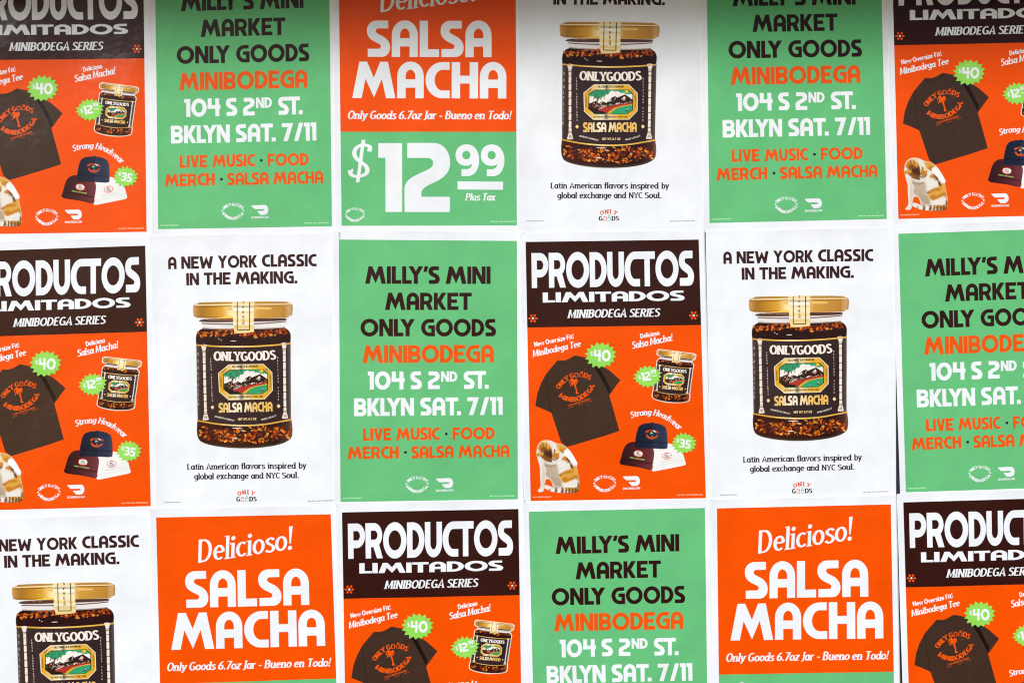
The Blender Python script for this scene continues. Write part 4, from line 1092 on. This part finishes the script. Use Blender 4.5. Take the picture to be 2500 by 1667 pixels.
# ------------------------------------------------------------------ hang the sheets
def relief(Xw, Zw, a, b, seed, lift):
    """how far a sheet stands off the wall, in metres: wall unevenness, cockled paper, lifted upper and left edges.
    a, b run 0..1 across and down the whole sheet"""
    r = random.Random(seed)
    d = .0011 * np.sin(2.1 * Xw + 1.3 * Zw + .4) + .0008 * np.sin(3.3 * Zw - 1.7 * Xw + 2.0)
    fade = np.clip(np.minimum(np.minimum(a, 1 - a) / .12, np.minimum(b, 1 - b) / .09), 0, 1)
    fade = fade * fade * (3 - 2 * fade)
    rip = 0
    for k in range(5):
        ax, ay, ph = r.uniform(-2.4, 2.4), r.uniform(-3.2, 3.2), r.uniform(0, 6.3)
        amp = r.uniform(.25, .75) / (1 + .35 * math.hypot(ax, ay))
        rip = rip + amp * np.sin(2 * math.pi * (ax * a + ay * b) + ph)
    d = d + .0022 * fade * rip
    w1, w2, p1, p2 = r.uniform(1.0, 2.2), r.uniform(1.0, 2.0), r.uniform(0, 6.3), r.uniform(0, 6.3)
    topc = np.clip(1 - b / .055, 0, 1) ** 2 * (.55 + .45 * np.sin(2 * math.pi * w1 * a + p1))
    leftc = np.clip(1 - a / .06, 0, 1) ** 2 * (.5 + .5 * np.sin(2 * math.pi * w2 * b + p2))
    return d + lift * (.0032 * topc + .0026 * leftc)

INKSTEP = 0.00011
def hang(kind, q, row, col, margins, label, group):
    names = {'A': ('product_poster', 'poster'), 'B': ('market_poster', 'poster'), 'C': ('price_poster', 'poster'), 'D': ('jar_poster', 'poster')}
    q = np.array(q, float)
    ml, mr, mt, mb = margins
    base = .0035 + row * .0024 + col * .00042
    seed = row * 31 + col * 7 + 3
    ctr = bil(q, .5, .5)
    org = Vector(((ctr[0] - 1250) * S, 0.0, ZC - (ctr[1] - 833.5) * S))
    root = bpy.data.objects.new(names[kind][0], None)
    root.empty_display_size = .1
    root.location = org
    root['label'] = label
    root['category'] = names[kind][1]
    root['group'] = group
    scene.collection.objects.link(root)
    def place(v, lay):
        """design coordinates -> local positions and normals"""
        def pos(x, y):
            p = bil(q, x / W, y / H)
            Xw = (p[:, 0] - 1250) * S
            Zw = ZC - (p[:, 1] - 833.5) * S
            a = (x + ml) / (W + ml + mr); b = (y + mt) / (H + mt + mb)
            d = relief(Xw, Zw, a, b, seed, 1.0)
            return np.stack([Xw - org.x, -(base + d), Zw - org.z], 1)
        x, y = v[:, 0], v[:, 1]
        p0 = pos(x, y)
        e = 1.0
        n = np.cross(pos(x, y + e) - pos(x, y - e), pos(x + e, y) - pos(x - e, y))
        n /= np.linalg.norm(n, axis=1)[:, None]
        n[n[:, 1] > 0] *= -1
        p0[:, 1] -= lay * INKSTEP
        return p0, n
    # the sheet: front, back and cut edges
    gx = sorted({-ml, W + mr, *[k * GRID for k in range(math.ceil(-ml / GRID), math.floor((W + mr) / GRID) + 1)]})
    gy = sorted({-mt, H + mb, *[k * GRID for k in range(math.ceil(-mt / GRID), math.floor((H + mb) / GRID) + 1)]})
    v = np.array([(x, y) for y in gy for x in gx], float)
    nx, ny = len(gx), len(gy)
    front, nrm = place(v, np.zeros(len(v)))
    back = front.copy(); back[:, 1] += .00022
    nv = len(v)
    faces = []
    for j in range(ny - 1):
        for i in range(nx - 1):
            a, b, c, d = j * nx + i, j * nx + i + 1, (j + 1) * nx + i + 1, (j + 1) * nx + i
            faces.append((a, d, c, b)); faces.append((a + nv, b + nv, c + nv, d + nv))
    rimv = [j for j in range(nx)] + [j * nx + nx - 1 for j in range(1, ny)] + [(ny - 1) * nx + i for i in range(nx - 2, -1, -1)] + [j * nx for j in range(ny - 2, 0, -1)]
    for a, b in zip(rimv, rimv[1:] + rimv[:1]):
        faces.append((a, b, b + nv, a + nv))
    sheet = mesh_object("sheet", np.concatenate([front, back]).tolist(), faces, [MAT['paper']], root)
    sheet.data.polygons.foreach_set("use_smooth", [True] * (len(faces) - len(rimv)) + [False] * len(rimv))
    made = {}
    for p in DESIGNS[kind]:
        pv, pn = place(p.v, p.z)
        par = root if p.parent is None else made[p.parent]
        o = mesh_object(p.name, pv.tolist(), p.f, [MAT[m] for m in p.mats], par)
        me = o.data
        # face the street
        me.update()
        ny_ = np.empty(len(me.polygons) * 3); me.polygons.foreach_get("normal", ny_)
        if ny_.reshape(-1, 3)[:, 1].mean() > 0:
            me.flip_normals()
        me.polygons.foreach_set("material_index", p.mi)
        me.polygons.foreach_set("use_smooth", [True] * len(me.polygons))
        if 'photo' in p.mats:
            at = me.attributes.new("ink", 'FLOAT_COLOR', 'POINT')
            at.data.foreach_set("color", p.c.astype(np.float32).ravel())
        me.normals_split_custom_set_from_vertices([tuple(t) for t in pn])
        made[p.name] = o
    return root

M0 = (16, 16, 22, 23)
POSTERS = [
    ('A', 0, 0, [(-80.4, -60.2), (351.1, -64.3), (358.7, 566.3), (-63.4, 572.5)], M0, "brown and orange product sheet with greyish sheen, upper corner beside the first green sheet"),
    ('B', 0, 1, [(379.6, -75.8), (803.6, -87.2), (810.9, 553.0), (387.1, 560.0)], M0, "green market sheet with washed-out greyish letters, right of the sheened product sheet"),
    ('C', 0, 2, [(827.0, -80.5), (1258.7, -79.6), (1261.8, 551.1), (834.5, 551.7)], M0, "orange and green price sheet whose large $12.99 price shows complete"),
    ('D', 0, 3, [(1282.1, -87.8), (1714.0, -84.6), (1702.8, 547.5), (1279.6, 547.9)], M0, "white jar sheet with headline cut off above, beside the complete $12.99 price sheet"),
    ('B', 0, 4, [(1724.5, -88.9), (2149.0, -92.2), (2163.7, 535.3), (1731.6, 545.1)], M0, "green market sheet with shaded top, above the white jar sheet beside the dark gap"),
    ('A', 0, 5, [(2176.2, -96.2), (2608.6, -104.2), (2622.9, 525.3), (2191.9, 535.2)], M0, "brown and orange product sheet with headline cut off above and its cat complete"),
    ('A', 1, 0, [(-67.3, 613.9), (355.8, 600.2), (369.5, 1234.3), (-61.7, 1245.4)], M0, "brown and orange product sheet showing its caps, headline missing a letter, above a white sheet"),
    ('D', 1, 1, [(385.7, 597.9), (815.4, 590.1), (821.5, 1228.5), (395.2, 1233.2)], M0, "complete white jar sheet directly above an orange price sheet"),
    ('B', 1, 2, [(827.9, 585.4), (1261.8, 588.8), (1264.3, 1217.6), (832.2, 1224.1)], M0, "complete green market sheet directly below the big $12.99 price sheet"),
    ('A', 1, 3, [(1283.1, 591.2), (1705.0, 585.4), (1722.7, 1214.9), (1295.4, 1221.7)], M0, "complete brown and orange product sheet in the middle row, below a white sheet"),
    ('D', 1, 4, [(1738.5, 585.6), (2172.9, 578.4), (2174.4, 1206.5), (1750.8, 1215.4)], (16, 12.4, 22, 23), "complete white jar sheet with a dark gap of bare wall along its side"),
    ('B', 1, 5, [(2191.4, 571.4), (2615.9, 557.8), (2627.4, 1186.9), (2210.0, 1200.7)], (15, 16, 22, 23), "green market sheet with its words cut off at the side, beside the dark gap"),
    ('D', 2, 0, [(-61.3, 1287.4), (383.3, 1273.5), (401.2, 1900.7), (-38.0, 1916.8)], (16, -9, 22, 23), "white jar sheet with its jar cut off below, in the lower corner"),
    ('C', 2, 1, [(383.1, 1261.7), (808.6, 1253.6), (829.2, 1880.6), (397.6, 1897.2)], M0, "orange price sheet reading Delicioso, beside the cut-off white jar sheet"),
    ('A', 2, 2, [(836.0, 1249.0), (1265.6, 1240.8), (1275.3, 1874.9), (846.5, 1885.7)], M0, "brown and orange product sheet cut off at its shirt, below the complete green sheet"),
    ('B', 2, 3, [(1290.9, 1247.3), (1719.8, 1238.5), (1727.6, 1862.0), (1305.9, 1868.3)], M0, "green market sheet cut off at its street address, below the complete product sheet"),
    ('C', 2, 4, [(1749.1, 1239.4), (2172.8, 1229.8), (2183.8, 1867.4), (1756.1, 1872.9)], (16, 15.5, 22, 23), "orange price sheet reading Delicioso, under the white jar sheet beside the dark gap"),
    ('A', 2, 5, [(2203.1, 1224.9), (2631.5, 1212.2), (2641.5, 1843.5), (2220.9, 1850.1)], (15.5, 16, 22, 23), "brown and orange product sheet cut off at side and below, in the lower corner"),
]
GROUPS = {'A': "brown and orange product posters", 'B': "green market posters", 'C': "orange and green price posters", 'D': "white jar posters"}
for kind, row, col, quad, marg, lab in POSTERS:
    hang(kind, quad, row, col, marg, lab, GROUPS[kind])
